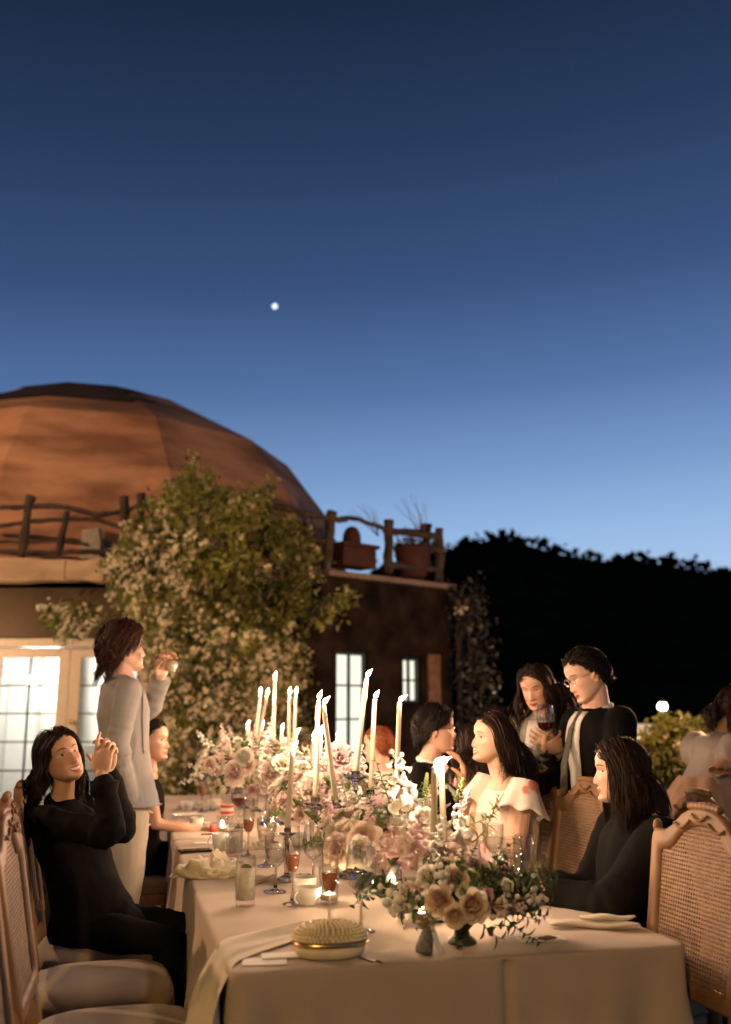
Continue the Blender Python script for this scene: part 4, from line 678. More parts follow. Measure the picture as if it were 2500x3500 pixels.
# ------------------------------------------------------------------ flowers
def petalmat(name, c0, c1, r):
    """deeper colour at the heart, paler at the petal rims (object space radius)"""
    m, t, o = nodes(name); tc = N_(t, 'TexCoord'); ln = N_(t, 'VectorMath', operation='LENGTH'); t.links.new(tc.outputs['Object'], ln.inputs[0]); mr = N_(t, 'MapRange'); mr.inputs[1].default_value = r*.2; mr.inputs[2].default_value = r; t.links.new(ln.outputs['Value'], mr.inputs[0])
    rp = N_(t, 'ValToRGB'); e = rp.color_ramp.elements; e[0].color = (*c0, 1); e[1].color = (*c1, 1); t.links.new(mr.outputs[0], rp.inputs[0]); n = N_(t, 'TexNoise'); n.inputs['Scale'].default_value = 60; t.links.new(tc.outputs['Object'], n.inputs['Vector']); mx = N_(t, 'MixRGB', blend_type='MULTIPLY'); mx.inputs[0].default_value = .12; t.links.new(rp.outputs[0], mx.inputs[1]); t.links.new(n.outputs[0], mx.inputs[2])
    d = N_(t, 'BsdfDiffuse'); l = N_(t, 'BsdfTranslucent'); a = N_(t, 'MixShader'); a.inputs[0].default_value = .35; t.links.new(mx.outputs[0], d.inputs[0]); t.links.new(mx.outputs[0], l.inputs[0]); t.links.new(d.outputs[0], a.inputs[1]); t.links.new(l.outputs[0], a.inputs[2]); t.links.new(a.outputs[0], o.inputs[0]); return m
def petal(w, h, cup, curl, n=5, m=5):
    """petal standing on the origin, opening towards +y; returns (n,m,3)"""
    v = np.linspace(0, 1, n)[:, None]; u = np.linspace(-1, 1, m)[None]; wid = w*np.sin(math.pi*(.12+.62*v))**.9; x = u*wid*.5; z = h*v*(1-.10*u**2)+0*u; y = cup*w*(-(u**2))*.55*np.sin(v*2.2)-curl*h*(v**3)*-1+0*u; return np.stack([x, y, z], -1)
def flower(R, rings, seed, wr=1.0):
    """rings: list of (count, radius frac, tilt deg, petal h, petal w, cup, curl)"""
    r = np.random.default_rng(seed); mb = MB()
    for k, (c, rf, tilt, h, w, cup, curl) in enumerate(rings):
        for j in range(c):
            a = 2*math.pi*(j+.5*(k % 2)+r.uniform(-.15, .15))/c; p = petal(w*R*r.uniform(.9, 1.1), h*R*r.uniform(.9, 1.1), cup, curl); tl = math.radians(tilt+r.uniform(-7, 7)); ct, st = math.cos(tl), math.sin(tl)
            p = p@np.array([[1, 0, 0], [0, ct, -st], [0, st, ct]]); p = p+np.array([0, rf*R, 0]); p += r.normal(size=p.shape)*R*.018*wr; ca, sa = math.cos(a), math.sin(a); p = p@np.array([[ca, -sa, 0], [sa, ca, 0], [0, 0, 1]]); mb.grid(p)
    return mb
ROSE = [(3, .03, -12, .86, .42, .95, -.10), (4, .10, -8, .90, .55, .95, -.08), (5, .19, 2, .90, .70, .9, 0), (6, .30, 16, .88, .84, .8, .08), (7, .38, 32, .84, .95, .65, .16), (7, .44, 48, .76, .98, .5, .26)]
PEON = [(6, .05, 0, .6, .4, .8, 0), (8, .15, 12, .75, .5, .8, .05), (9, .26, 28, .85, .6, .7, .1), (10, .36, 46, .9, .75, .5, .15), (10, .42, 66, .95, .85, .4, .2), (8, .45, 84, .95, .95, .3, .2)]
OPEN = [(5, .05, 20, .7, .7, .5, .1), (6, .12, 48, .95, .85, .4, .15), (6, .15, 70, 1.0, .9, .3, .1)]
SCAB = [(8, .1, 10, .45, .25, .3, 0), (14, .25, 35, .6, .28, .3, .1), (18, .4, 60, .75, .32, .3, .1), (16, .45, 82, .8, .35, .3, .1)]
def M_(mb, name, m): return mb.mesh(name, m)
PEACH = petalmat('peach rose petal', (.84, .46, .26), (.90, .76, .60), .05); BLUSH = petalmat('blush petal', (.80, .54, .44), (.89, .77, .67), .06); IVORY = petalmat('ivory petal', (.84, .76, .50), (.90, .87, .76), .05); PINK = petalmat('pink petal', (.62, .25, .26), (.80, .58, .55), .05); MAUVE = petalmat('mauve petal', (.56, .32, .33), (.78, .60, .58), .05)
FL = {'rose_peach': [M_(flower(.05, ROSE, s), 'rose', PEACH) for s in (1, 2)], 'rose_ivory': [M_(flower(.05, ROSE, s), 'rose', IVORY) for s in (3, 4)], 'peony': [M_(flower(.05, PEON, s, 2), 'peony', BLUSH) for s in (5, 6)], 'garden': [M_(flower(.05, OPEN, s, 2), 'open bloom', m) for s, m in ((7, IVORY), (8, BLUSH))], 'scab': [M_(flower(.05, SCAB, s, 3), 'scabious', MAUVE) for s in (9, 10)], 'pinkb': [M_(flower(.05, OPEN, s, 2), 'pink bloom', PINK) for s in (11, 12)]}
def foxglove(seed, m, L=.2, nb=11):
    r = np.random.default_rng(seed); mb = MB()
    for k in range(nb):
        f = k/nb; a = k*2.4+r.uniform(-.3, .3); s = 1-.65*f; d = nrm(V3(math.cos(a), math.sin(a), -.75)); o = V3(0, 0, L*(.25+.75*f)); R = rotto(d); n = 10; g = np.linspace(0, 2*math.pi, n, endpoint=False); pf = np.array([(.003, 0), (.007, .006), (.009, .018), (.011, .03), (.015, .038), (.018, .041)])*s
        rings = np.stack([pf[:, :1]*np.cos(g), pf[:, :1]*np.sin(g)*(1+.15*np.cos(g)), np.repeat(pf[:, 1:], n, 1)], -1); mb.loft(rings@R.T+o, False)
    return mb
FL['foxglove'] = [M_(foxglove(1, PINK), 'foxglove', PINK), M_(foxglove(2, IVORY), 'foxglove', IVORY), M_(foxglove(3, BLUSH), 'foxglove', BLUSH)]
def sprig(seed, L=.13, n=11, ls=.042, asp=.72, droop=.15, m=None):
    r = np.random.default_rng(seed); mb = MB(); s = np.linspace(0, 1, 12); C = np.stack([.02*np.sin(s*3+seed), 0*s+droop*L*s**2, L*s], -1); mb.tube(C, np.linspace(.0022, .0008, 12), 5)
    for k in range(n):
        f = .15+.85*k/n; o = np.array([np.interp(f, s, C[:, i]) for i in range(3)]); a = k*2.4+r.uniform(-.4, .4); d = nrm(V3(math.cos(a), math.sin(a), .45)); sz = ls*(1.1-.5*f)*r.uniform(.8, 1.2); side = nrm(np.cross(d, (0, 0, 1))); up = np.cross(side, d); v = np.linspace(0, 1, 6)[:, None]; u = np.array([-1, -.5, 0, .5, 1])[None]
        wid = asp*sz*np.sin(math.pi*np.clip(v, .02, .98)**.8)*.5; P = o+d*(v*sz)[..., None]+side*(u*wid)[..., None]+up*((np.abs(u)*wid*.35-.25*sz*v**2+0*u))[..., None]; mb.grid(P)
    return mb
FL['leaf'] = [M_(sprig(s), 'leaf sprig', m_leaf) for s in (1, 2, 3)]; FL['leaf2'] = [M_(sprig(s, .15, 12, .034, .62), 'light sprig', m_leaf2) for s in (4, 5)]; FL['bigleaf'] = [M_(sprig(s, .09, 5, .062, .58), 'broad leaf', m_leaf) for s in (6, 7)]
def fern(seed):
    r = np.random.default_rng(seed); mb = MB(); s = np.linspace(0, 1, 20); C = np.stack([0*s, .05*s**2, .16*s], -1); mb.tube(C, np.linspace(.002, .0006, 20), 4)
    for k in range(2, 20):
        for sd in (-1, 1): L = .035*math.sin(math.pi*(k/21)**.7)+.006; p = C[k]; d = nrm(V3(sd, .1, .5)); w = V3(0, .25, .9)*.006; mb.quads([[p, p+d*L*.5+w, p+d*L, p+d*L*.5-w]])
    return mb
FL['fern'] = [M_(fern(s), 'fern', m_leaf) for s in (1, 2)]
def buds(seed, m):
    r = np.random.default_rng(seed); mb = MB(); 
    for k in range(16): p = r.normal(size=3)*[.022, .022, .018]+[0, 0, .05]; mb.ell(p, (.0095, .0095, .008)*np.array(r.uniform(.7, 1.3)), nu=7, nv=5); mb.tube([(0, 0, -.01), p*.5, p], .0012, 4)
    return mb
FL['buds'] = [M_(buds(1, IVORY), 'bud cluster', IVORY), M_(buds(2, BLUSH), 'bud cluster', BLUSH)]
def spike(seed):
    r = np.random.default_rng(seed); mb = MB()
    for k in range(26): f = k/26; a = k*2.4; mb.ell((.009*math.cos(a)*(1.1-f), .009*math.sin(a)*(1.1-f), .10+.07*f), (.006, .006, .005), nu=6, nv=4)
    mb.tube([(0, 0, 0), (0, 0, .16)], [.0016, .001], 5); return mb
FL['spike'] = [M_(spike(1), 'lavender spike', MAUVE), M_(spike(2), 'green spike', m_leaf2)]
FN = {'rose_peach': 'rose', 'rose_ivory': 'rose', 'peony': 'peony', 'garden': 'open_bloom', 'scab': 'scabious', 'pinkb': 'open_bloom', 'foxglove': 'foxglove', 'leaf': 'leaf_sprig', 'leaf2': 'leaf_sprig', 'bigleaf': 'broad_leaf', 'fern': 'fern', 'buds': 'bud_cluster', 'spike': 'flower_spike'}
def put(t, kind, p, d, s=1.0, k=None, roll=None):
    me = FL[kind][(int(rng.integers(0, 99)) if k is None else k) % len(FL[kind])]; o = obj(FN[kind], me, t); R = rotto(d); a = rng.uniform(0, 6.28) if roll is None else roll; R = R@np.array([[math.cos(a), -math.sin(a), 0], [math.sin(a), math.cos(a), 0], [0, 0, 1]])
    o.matrix_local = Matrix.Translation(Vector(np.asarray(p)-parent_loc(t))) @ Matrix(R).to_4x4() @ Matrix.Scale(float(s), 4); return o
def stem_to(t, p, d, L, base, tall):
    """stalk from the vase to a flower"""
    pass
m_vase = mat('green glazed vase', (.035, .05, .02), .35, var=.3, scale=20)
def vase(t, b, h=.07, r=.05, m=None):
    mb = MB(); mb.lathe([(r*.8, 0), (r*.82, .006), (r*.45, h*.25), (r*.4, h*.4), (r*.8, h*.7), (r, h), (r*.92, h), (r*.6, h*.7), (.002, h*.6)], 24, b); mb.build('vase', m or m_vase, t)
def mound(t, c, rad, mix, n, smin=.5, smax=.9, low=-.15, keep=None):
    """flowers scattered over an ellipsoid"""
    k = 0; gold = 2.39996
    for i in range(n):
        z = low+(1-low)*(i+.5)/n; a = i*gold+rng.uniform(-.3, .3); q = math.sqrt(max(0, 1-z*z)); d = V3(q*math.cos(a), q*math.sin(a), z); p = np.asarray(c)+d*rad*rng.uniform(.82, 1.06)
        kind = rng.choice(list(mix), p=np.array(list(mix.values()))/sum(mix.values())); dd = nrm(d/np.asarray(rad)*np.mean(rad)+[0, 0, .25]+rng.normal(size=3)*.2); s = rng.uniform(smin, smax)
        if kind in ('leaf', 'leaf2', 'bigleaf', 'fern', 'foxglove', 'spike'): p = p-dd*.05*s; s *= 1.15
        else: p = p-dd*.03*s
        put(t, kind, p, dd, s)
def green(t, c, rad, n, kinds=('leaf', 'bigleaf', 'leaf'), low=-.35, s=(.6, 1.0)):
    for i in range(n):
        z = low+(1-low)*(i+.5)/n; a = i*2.39996; q = math.sqrt(max(0, 1-z*z)); d = V3(q*math.cos(a), q*math.sin(a), z); put(t, kinds[i % len(kinds)], np.asarray(c)+d*np.asarray(rad)*.55, nrm(d+rng.normal(size=3)*.25), rng.uniform(*s))
GRP = 'flower centrepieces along the table'
# near rose bouquet in a footed vase
b = onz(1580, 3222, Z1); t = thing('rose_bouquet', 'low bouquet of peach roses in a green footed vase, nearest the camera', 'flowers', b, GRP); vase(t, b, .085, .052); c = b+[0, .01, .15]
for kind, px, py, D, s, k in (('rose_peach', 1503, 3080, 2.86, .80, 0), ('rose_peach', 1621, 3098, 2.83, .82, 1), ('rose_peach', 1556, 3134, 2.82, .62, 0), ('rose_ivory', 1459, 2998, 2.94, .68, 0), ('rose_peach', 1557, 3000, 2.90, .68, 1), ('rose_ivory', 1600, 3010, 2.92, .70, 1), ('rose_ivory', 1660, 3060, 2.9, .45, 0), ('buds', 1397, 3070, 2.92, 1.1, 0), ('buds', 1410, 3100, 2.9, .9, 0), ('buds', 1430, 3040, 2.92, .9, 1), ('scab', 1643, 2968, 2.96, .85, 0), ('scab', 1700, 3000, 2.98, .6, 1), ('garden', 1590, 3050, 2.88, .5, 0), ('buds', 1525, 3005, 2.9, .8, 0), ('pinkb', 1672, 3062, 2.87, .4, 0), ('garden', 1800, 3035, 2.98, .55, 0), ('scab', 1760, 2985, 3.0, .6, 0), ('garden', 1760, 3085, 2.94, .45, 1), ('peony', 1520, 2950, 3.0, .55, 0), ('buds', 1690, 3100, 2.9, .8, 1)):
    p = at(px, py, D-.03); d = nrm(p-c+[0, -.09, .03]); put(t, kind, p-d*.015, d, s*1.05, k)
for px, py, D, dx, dz, s, kind in ((1470, 3120, 2.85, -1, -.15, 1.0, 'bigleaf'), (1640, 3150, 2.82, .8, -.3, .9, 'bigleaf'), (1690, 3160, 2.83, 1, -.2, .7, 'bigleaf'), (1560, 3170, 2.84, .1, -.8, .7, 'leaf'), (1720, 3060, 2.92, 1, .1, 1.1, 'leaf'), (1740, 3010, 2.95, 1, .4, 1.1, 'leaf'), (1770, 3060, 2.95, .8, .2, .8, 'leaf'), (1790, 3020, 2.97, .8, .3, .8, 'leaf'), (1750, 3100, 2.92, .7, 0, .8, 'leaf'), (1700, 3090, 2.9, .9, -.3, 1.0, 'leaf'), (1650, 3030, 2.9, .4, .5, .9, 'leaf'), (1700, 2970, 2.98, .5, .9, .8, 'leaf2'), (1480, 3050, 2.88, -.6, 0, .8, 'leaf'), (1540, 2960, 3.0, -.2, 1, .7, 'leaf2'), (1590, 3060, 2.86, 0, -.3, .8, 'bigleaf'), (1730, 3130, 2.9, .6, -.6, .9, 'leaf'), (1790, 2985, 3.0, .6, .5, .7, 'leaf2')): put(t, kind, at(px, py, D), nrm(V3(dx, -.3, dz)), s)
green(t, c+[.02, .03, 0], (.10, .08, .07), 22, low=-.2, s=(.45, .7))
q_ = rng.normal(size=(900, 3)); q_ /= np.linalg.norm(q_, axis=1)[:, None]; q_ = q_*rng.uniform(.35, 1.0, 900)[:, None]; cc = np.where(rng.uniform(size=900)[:, None] < .5, c+[.0, .025, -.005], at(1740, 3050, 2.97)); mb = MB(); mb.quads(leafquads(cc+q_*[.10, .07, .062], .036, (0, -.6, .6), .62)); stuff(mb.build('foliage', m_leaf, t))
for kind, px, py, D, s, k in (('garden', 1770, 3020, 2.93, .55, 0), ('rose_ivory', 1725, 3035, 2.9, .5, 0), ('buds', 1790, 3070, 2.9, .8, 0), ('scab', 1715, 2985, 2.95, .6, 0), ('peony', 1610, 2960, 2.97, .55, 1), ('buds', 1745, 3095, 2.88, .7, 1)): p = at(px, py, D); d = nrm(p-c+[0, -.12, .06]); put(t, kind, p, d, s, k)
# big arrangement in a dark footed bowl
b = onz(1375, 3085, Z1); b = b+EL*.22; t = thing('flower_arrangement', 'wide arrangement of foxgloves and blush blooms around the two near tapers', 'flowers', b, GRP); vase(t, b, .13, .075, m_dark); c = b+[0, 0, .20]
FM = {'garden': 5, 'rose_ivory': 5, 'peony': 2, 'foxglove': 2.5, 'buds': 2, 'pinkb': 1.0, 'scab': .5, 'leaf': 1.8, 'leaf2': 2.2, 'spike': .6}
mound(t, c, V3(.24, .20, .13), FM, 74, .5, .85, -.25); green(t, c-[0, 0, .02], V3(.22, .18, .12), 30)
for px, py, D, s, k in ((1390, 2800, 3.35, 1.3, 1), (1415, 2790, 3.4, 1.2, 2), (1345, 2970, 3.15, 1.0, 0), (1420, 2965, 3.1, 1.1, 0), (1390, 2960, 3.1, 1.1, 2), (1445, 2945, 3.12, 1.0, 1), (1580, 2900, 3.3, 1.0, 1), (1300, 2970, 3.2, .9, 0), (1330, 2990, 3.15, .9, 2)): put(t, 'foxglove', at(px, py, D), nrm(V3(rng.uniform(-.3, .3), -.25, .9 if py < 2850 else .35)), s, k)
for px, py, D, dx, s, k in ((1330, 2790, 3.4, -.05, 1.3, 'leaf2'), (1460, 2790, 3.4, .1, 1.0, 'leaf2'), (1555, 2860, 3.3, .3, .9, 'spike'), (1560, 2880, 3.3, .9, 1.3, 'leaf2'), (1600, 2870, 3.32, .9, 1.2, 'leaf2'), (1445, 2800, 3.4, .1, .9, 'spike'), (1540, 2830, 3.35, .25, 1.0, 'spike'), (1300, 2820, 3.4, -.2, .9, 'leaf')): put(t, k, at(px, py, D), nrm(V3(dx, -.05, .9)), s)
for i in range(16): put(t, 'fern', at(1270+i*13, 3000-abs(i-8)*2, 3.16-.002*i), nrm(V3(-.5+.06*i, -.7, -.45+.02*i)), rng.uniform(.55, .8))
for px, py, dx in ((1285, 3030, -.4), (1310, 3030, .1), (1250, 3060, -.6), (1340, 3040, .2)): put(t, 'bigleaf', at(px, py-25, 3.15), nrm(V3(dx, -.4, -1)), .8)
for px, py, D, kind, s in ((1180, 2880, 3.55, 'peony', 1.25), (1150, 2905, 3.5, 'peony', .9), (1245, 2860, 3.45, 'garden', 1.1), (1235, 2910, 3.4, 'rose_ivory', 1.0), (1290, 2770, 3.6, 'scab', 1.2), (1318, 2760, 3.62, 'rose_ivory', .7), (1450, 2800, 3.35, 'rose_ivory', .8), (1430, 2810, 3.4, 'rose_ivory', .7), (1230, 2815, 3.55, 'garden', .8), (1410, 2890, 3.2, 'pinkb', 1.0), (1560, 2900, 3.25, 'garden', 1.0), (1600, 2860, 3.3, 'garden', .7), (1530, 2915, 3.2, 'garden', .9)): p = at(px, py, D); d = nrm(p-(c-[0, 0, .05])+[0, -.12, .02]); put(t, kind, p-d*.02, d, s)
# middle and far arrangements
def arr(label, px, D, rad, n, zc, mixup=None, g=28):
    q = at(px, 2700, D); b = V3(q[0], q[1], Z1); t = thing('flower_arrangement', label, 'flowers', b, GRP); vase(t, b, .10, .06, m_glass); c = b+[0, 0, zc]; mound(t, c, np.array(rad), mixup or FM, int(n*1.2), .5, .85, -.3); green(t, c, np.array(rad)*.95, g, ('leaf', 'leaf2', 'bigleaf')); return t, c
t, c = arr('arrangement of pink blooms under the near candelabrum', 1115, 4.35, (.26, .24, .16), 64, .24)
for px, py, kind, s in ((1075, 2700, 'peony', 1.2), (1060, 2720, 'garden', 1.0), (1160, 2590, 'scab', 1.2), (1170, 2610, 'pinkb', 1.2), (1025, 2740, 'peony', 1.1), (1190, 2700, 'garden', 1.0), (1130, 2680, 'pinkb', 1.0)): put(t, kind, at(px, py, 4.2), nrm(V3((px-1110)/300, -.8, .5)), s)
t, c = arr('arrangement of ivory and mauve blooms in the middle of the table', 930, 5.25, (.32, .28, .20), 66, .28)
for px, py, kind, s in ((960, 2615, 'garden', 1.0), (920, 2650, 'peony', 1.1), (850, 2620, 'garden', 1.0), (805, 2645, 'peony', 1.1), (840, 2590, 'rose_ivory', 1.0), (925, 2690, 'garden', 1.0)): put(t, kind, at(px, py, 5.0), nrm(V3((px-930)/300, -.8, .4)), s)
arr('arrangement of pale blooms around the far candelabrum', 850, 6.2, (.34, .3, .22), 56, .30); arr('farthest arrangement at the end of the table below the jasmine', 830, 7.2, (.3, .25, .2), 34, .26)
b = onz(1300, 2935, Z1)+EL*.6; t, c = arr('arrangement of white blooms behind the near candelabrum on the right', 1330, 4.0, (.2, .2, .13), 40, .2)
# ------------------------------------------------------------------ people
m_skin = mat('skin', (.62, .36, .235), .48, var=.06, scale=14, sss=.12); m_skin2 = mat('skin fair', (.68, .42, .30), .48, var=.06, scale=14, sss=.12)
m_lip = mat('lips', (.42, .10, .085), .35, var=.05); m_white = mat('eye white', (.7, .66, .6), .25, var=.02); m_iris = mat('iris', (.015, .01, .008), .15, var=.1); m_teeth = mat('teeth', (.8, .77, .7), .25, var=.01)
for m_, cc in ((m_skin, (.60, .25, .16)), (m_skin2, (.66, .30, .22))):
    t_ = m_.node_tree; b_ = next(n for n in t_.nodes if n.type == 'BSDF_PRINCIPLED'); l_ = b_.inputs['Base Color'].links[0].from_socket; at_ = N_(t_, 'Attribute'); at_.attribute_name = 'blush'; x_ = N_(t_, 'MixRGB'); x_.inputs[2].default_value = (*cc, 1); t_.links.new(at_.outputs['Fac'], x_.inputs[0]); t_.links.new(l_, x_.inputs[1]); t_.links.new(x_.outputs[0], b_.inputs['Base Color'])
def hairmat(name, c): return mat(name, c, .58, var=.35, scale=60, spec=.22)
m_hblack = hairmat('black hair', (.012, .008, .006)); m_hdark = hairmat('dark brown hair', (.022, .011, .007)); m_hbrown = hairmat('brown hair', (.05, .02, .012)); m_hginger = hairmat('ginger hair', (.26, .075, .025))
m_blackw = mat('black wool', (.0055, .0047, .0042), .9, var=.25, bump=.1, bscale=300, spec=.12); m_greyw = mat('grey wool', (.30, .282, .265), .9, var=.04, bump=.06, bscale=500, spec=.2); m_creamc = mat('cream trousers', (.55, .46, .34), .9, var=.06, bump=.1, bscale=300)
m_shirt = mat('white shirt', (.72, .69, .64), .8, var=.03); m_tie = mat('grey tie', (.11, .10, .085), .7, var=.2, scale=90); m_greyd = mat('patterned grey jacket', (.20, .18, .155), .85, col2=(.36, .33, .29), scale=16); m_shoe = mat('black leather', (.012, .01, .01), .35)
m_floral = mat('floral chiffon', (.76, .66, .58), .8, col2=(.62, .20, .14), scale=9, detail=2, lo=.60, hi=.66)
m_tulle = mat('peach tulle', (.42, .25, .17), .9, col2=(.50, .34, .25), scale=3, stretch=(6, 6, .6)); m_greysilk = mat('grey silk', (.34, .29, .27), .6, var=.12, scale=5)
HZ = np.array([-.115, -.108, -.098, -.085, -.07, -.05, -.02, 0, .02, .045, .07, .088, .102, .109, .111])
HF = np.array([.062, .078, .085, .079, .082, .081, .082, .079, .085, .087, .076, .058, .031, .008, -.004])
HB = np.array([.02, .006, -.004, -.02, -.045, -.068, -.088, -.097, -.101, -.100, -.086, -.068, -.042, -.022, -.012])
HW = np.array([.014, .028, .041, .052, .0595, .065, .0705, .0725, .075, .0745, .066, .052, .032, .014, .005])
def hp(z): return [np.interp(z, HZ, a) for a in (HF, HB, HW)]
def gs(x, z, x0, z0, sx, sz): return np.exp(-((x-x0)/sx)**2-((z-z0)/sz)**2)
def bumps(x, z, nose=1.0):
    h = np.interp(z, [-.056, -.050, -.043, -.03, -.01, .008, .02], [0, .012, .0215, .018, .0085, .0025, 0])*nose; sg = np.interp(z, [-.05, -.04, .0, .02], [.013, .0125, .0075, .008]); o = h*np.exp(-(x/sg)**2)
    ax = np.abs(x); o += .008*gs(ax, z, .0135, -.044, .007, .007); o -= .010*gs(ax, z, .031, -.001, .015, .010); o += .004*gs(ax, z, .028, .018, .02, .008); o += .005*gs(ax, z, .042, -.032, .02, .018)
    o += .0065*gs(x, z, 0, -.0655, .019, .0055)+.0065*gs(x, z, 0, -.0775, .016, .0055)-.004*gs(x, z, 0, -.0715, .022, .0025)-.004*gs(x, z, 0, -.088, .018, .005)+.005*gs(x, z, 0, -.1, .015, .011); return o
def head_loft():
    z = np.linspace(-.115, .111, 70); a = np.linspace(0, 2*math.pi, 72, endpoint=False); f, b, w = hp(z); yc = b+(f-b)*.45; s, c = np.sin(a), np.cos(a); n = 2.35
    x = w[:, None]*(np.sign(s)*np.abs(s)**(2/n)); y = yc[:, None]+np.where(c > 0, (f-yc)[:, None]*np.abs(c)**(2/n), -(yc-b)[:, None]*np.abs(c)**.95); Z = np.repeat(z[:, None], 72, 1); y = y+bumps(x, Z)*smooth(c*2.2)[None]; mb = MB(); mb.loft(np.stack([x, y, Z], -1)); return mb
HEAD = head_loft()
class Person:
    def __init__(s, label, base, skin=None): s.t = thing('person', label, 'person', base); s.skin = skin or m_skin; s.mb = MB(); s.coll = []
    def head(s, c, f, up=(0, 0, 1), sc=1.0):
        s.R = frame(f, up); s.c = np.asarray(c, float); s.s = sc; s.mb.merge(HEAD, s.R*sc, s.c); A = s.L
        for e in (-1, 1):
            a = np.linspace(-1.9, 2.2, 14); P = np.stack([e*(.0765+.004*np.cos(a)), -.012+.016*np.sin(a)*-1-.008*np.cos(a), -.008+.030*np.cos(a-.25)], -1); s.mb.tube(A(P), .0052*sc, 7); s.mb.ell(A(V3(e*.0745, -.012, -.010)), V3(.006, .012, .024)*sc, s.R, 10, 8); s.mb.ell(A(V3(e*.075, -.008, -.034)), V3(.006, .009, .010)*sc, s.R, 8, 6)
    def L(s, p): return s.c+(np.asarray(p, float)*s.s)@s.R.T
    def neck(s, b, r=.048):
        h = s.L((0, -.022, -.035)); b = np.asarray(b, float); s.mb.cap_tube([h, s.L((0, -.018, -.075)), (s.L((0, -.02, -.09))+b)/2, b], [r*.95, r*.95, r, r*1.25], 16); s.nb = b
    def limb(s, pts, rad, n=12): s.mb.cap_tube(pts, rad, n)
    def hand(s, w, d, nrmal, side=1, curl=.5, sc=1.0, spread=.06, each=None):
        """w wrist, d pointing direction, nrmal palm normal, side=+1 thumb on cross(d,n)"""
        w = np.asarray(w, float); d = nrm(d); nl = nrm(np.asarray(nrmal)-d*(np.asarray(nrmal)@d)); x = np.cross(d, nl)*side; R = np.array([x, d, nl]).T
        s.mb.ell(w+d*.05*sc, V3(.040, .055, .017)*sc, R, 14, 10); s.mb.cap_tube([w-d*.03*sc, w+d*.03*sc], [.026*sc, .027*sc], 10, ax=x, rb=[.020*sc, .016*sc])
        for k in range(4):
            b = w+d*(.088-.006*abs(k-1.3))*sc+x*(.030-.0205*k)*sc; ln = (.040, .045, .042, .033)[k]*sc; ang = 0; P = [b-d*.02*sc, b]; cu = curl if each is None else each[k]; di = nrm(d+x*(1.5-k)*spread)
            for j, f in enumerate((1, .66, .55)):
                ang += cu*(.75 if j == 0 else 1.0); dd = di*math.cos(ang)+nl*math.sin(ang); P.append(P[-1]+dd*ln*f)
            s.mb.cap_tube(P, np.array([.0088, .0088, .0082, .0075, .0065])*sc, 8)
        b = w+d*.022*sc+x*.026*sc; d1 = nrm(d*.55+x*.65+nl*.45); d2 = nrm(d*.85+x*.2+nl*.5*(1+curl)); s.mb.cap_tube([b, b+d1*.036*sc, b+d1*.036*sc+d2*.032*sc, b+d1*.036*sc+d2*.032*sc+nrm(d2+nl*.3)*.024*sc], np.array([.013, .0108, .0095, .0075])*sc, 8)
    def body(s, vox=.0046):
        V, F, N = remesh(s.mb, vox, 1); me = np_mesh('body', V-parent_loc(s.t), F, s.skin); h = (V-s.c)@s.R/s.s; ax_, z_, fy = np.abs(h[:, 0]), h[:, 2], smooth((h[:, 1]-.02)/.03); bl = fy*(.55*gs(ax_, z_, .043, -.035, .020, .018)+.45*gs(ax_, z_, 0, -.042, .014, .012)+.35*gs(ax_, z_, .03, .006, .018, .007)+.3*gs(ax_, z_, 0, -.075, .035, .02))+.4*gs(ax_, z_, .079, -.01, .008, .03)+.10*(wav(V, 22, 3)+.3); a_ = me.attributes.new('blush', 'FLOAT', 'POINT'); a_.data.foreach_set('value', np.clip(bl, 0, 1).astype(np.float32)); o = obj('body', me, s.t); s.bvh = BVHTree.FromPolygons([tuple(v) for v in V], [tuple(int(i) for i in f) for a in F for f in a]); return o
    def patch(s, name, m, x, zlo, zhi, off, nz=4):
        rows = []; d = Vector(-s.R[:, 1])
        for k in np.linspace(0, 1, nz):
            r = []
            for xx, a, b in zip(x, zlo, zhi):
                z = a+(b-a)*k; o = Vector(s.L((xx, .128, z))); h = s.bvh.ray_cast(o, d, .5)[0]; h = np.array(h) if h is not None else s.L((xx, .08, z)); r.append(h+s.R[:, 1]*off*s.s)
            rows.append(r)
        mb = MB(); mb.grid(np.array(rows)); return mb.build(name, m, s.t)
    def face(s, smile=.3, open_=0, lip=None, eye=1.0, brow=1.0, hair=None):
        u = np.linspace(-1, 1, 13); wl = .0225+.006*smile; x = u*wl; lift = smile*.010*u**2; mid = -.0715+lift; g = np.sqrt(np.clip(1-u*u, 0, 1)); op = open_*.009*g
        s.patch('lips', lip or m_lip, x, mid+op*.3, mid+op*.3+.0062*g**1.2*(1-.25*np.exp(-(u/.2)**2)), .0012); s.patch('lips', lip or m_lip, x, mid-op-.0085*g, mid-op, .0012)
        if not open_: s.patch('mouth_line', m_iris, x*.95, mid-.0006, mid+.0006*g, .0018, 2)
        if open_: s.patch('teeth', m_teeth, x*.9, mid-op*.75, mid+op*.3, .0004)
        for e in (-1, 1):
            u = np.linspace(-1, 1, 9); g = 1-u*u; x = e*.0315+u*.0150; tl = .0015*u*e; s.patch('eye', m_white, x, -.003-.0035*g*eye+tl, -.003+.0052*g*eye+tl, .0010, 3)
            u2 = np.linspace(-1, 1, 7); g2 = np.sqrt(1-u2**2*.98); s.patch('iris', m_iris, e*.031+u2*.0052, -.0022-.0046*g2*eye, -.0022+.0048*g2*eye, .0014, 3); s.patch('eyelash', m_iris, x*1.02, -.003+.0048*g*eye+tl, -.003+.0062*g*eye+tl+.0004, .0016, 3)
            xb = e*.032+u*.020; s.patch('eyebrow', hair or m_hdark, xb, .0165+.004*g*brow+.002*u*e, .0190+.0055*g*brow+.0015*u*e, .0012, 3)
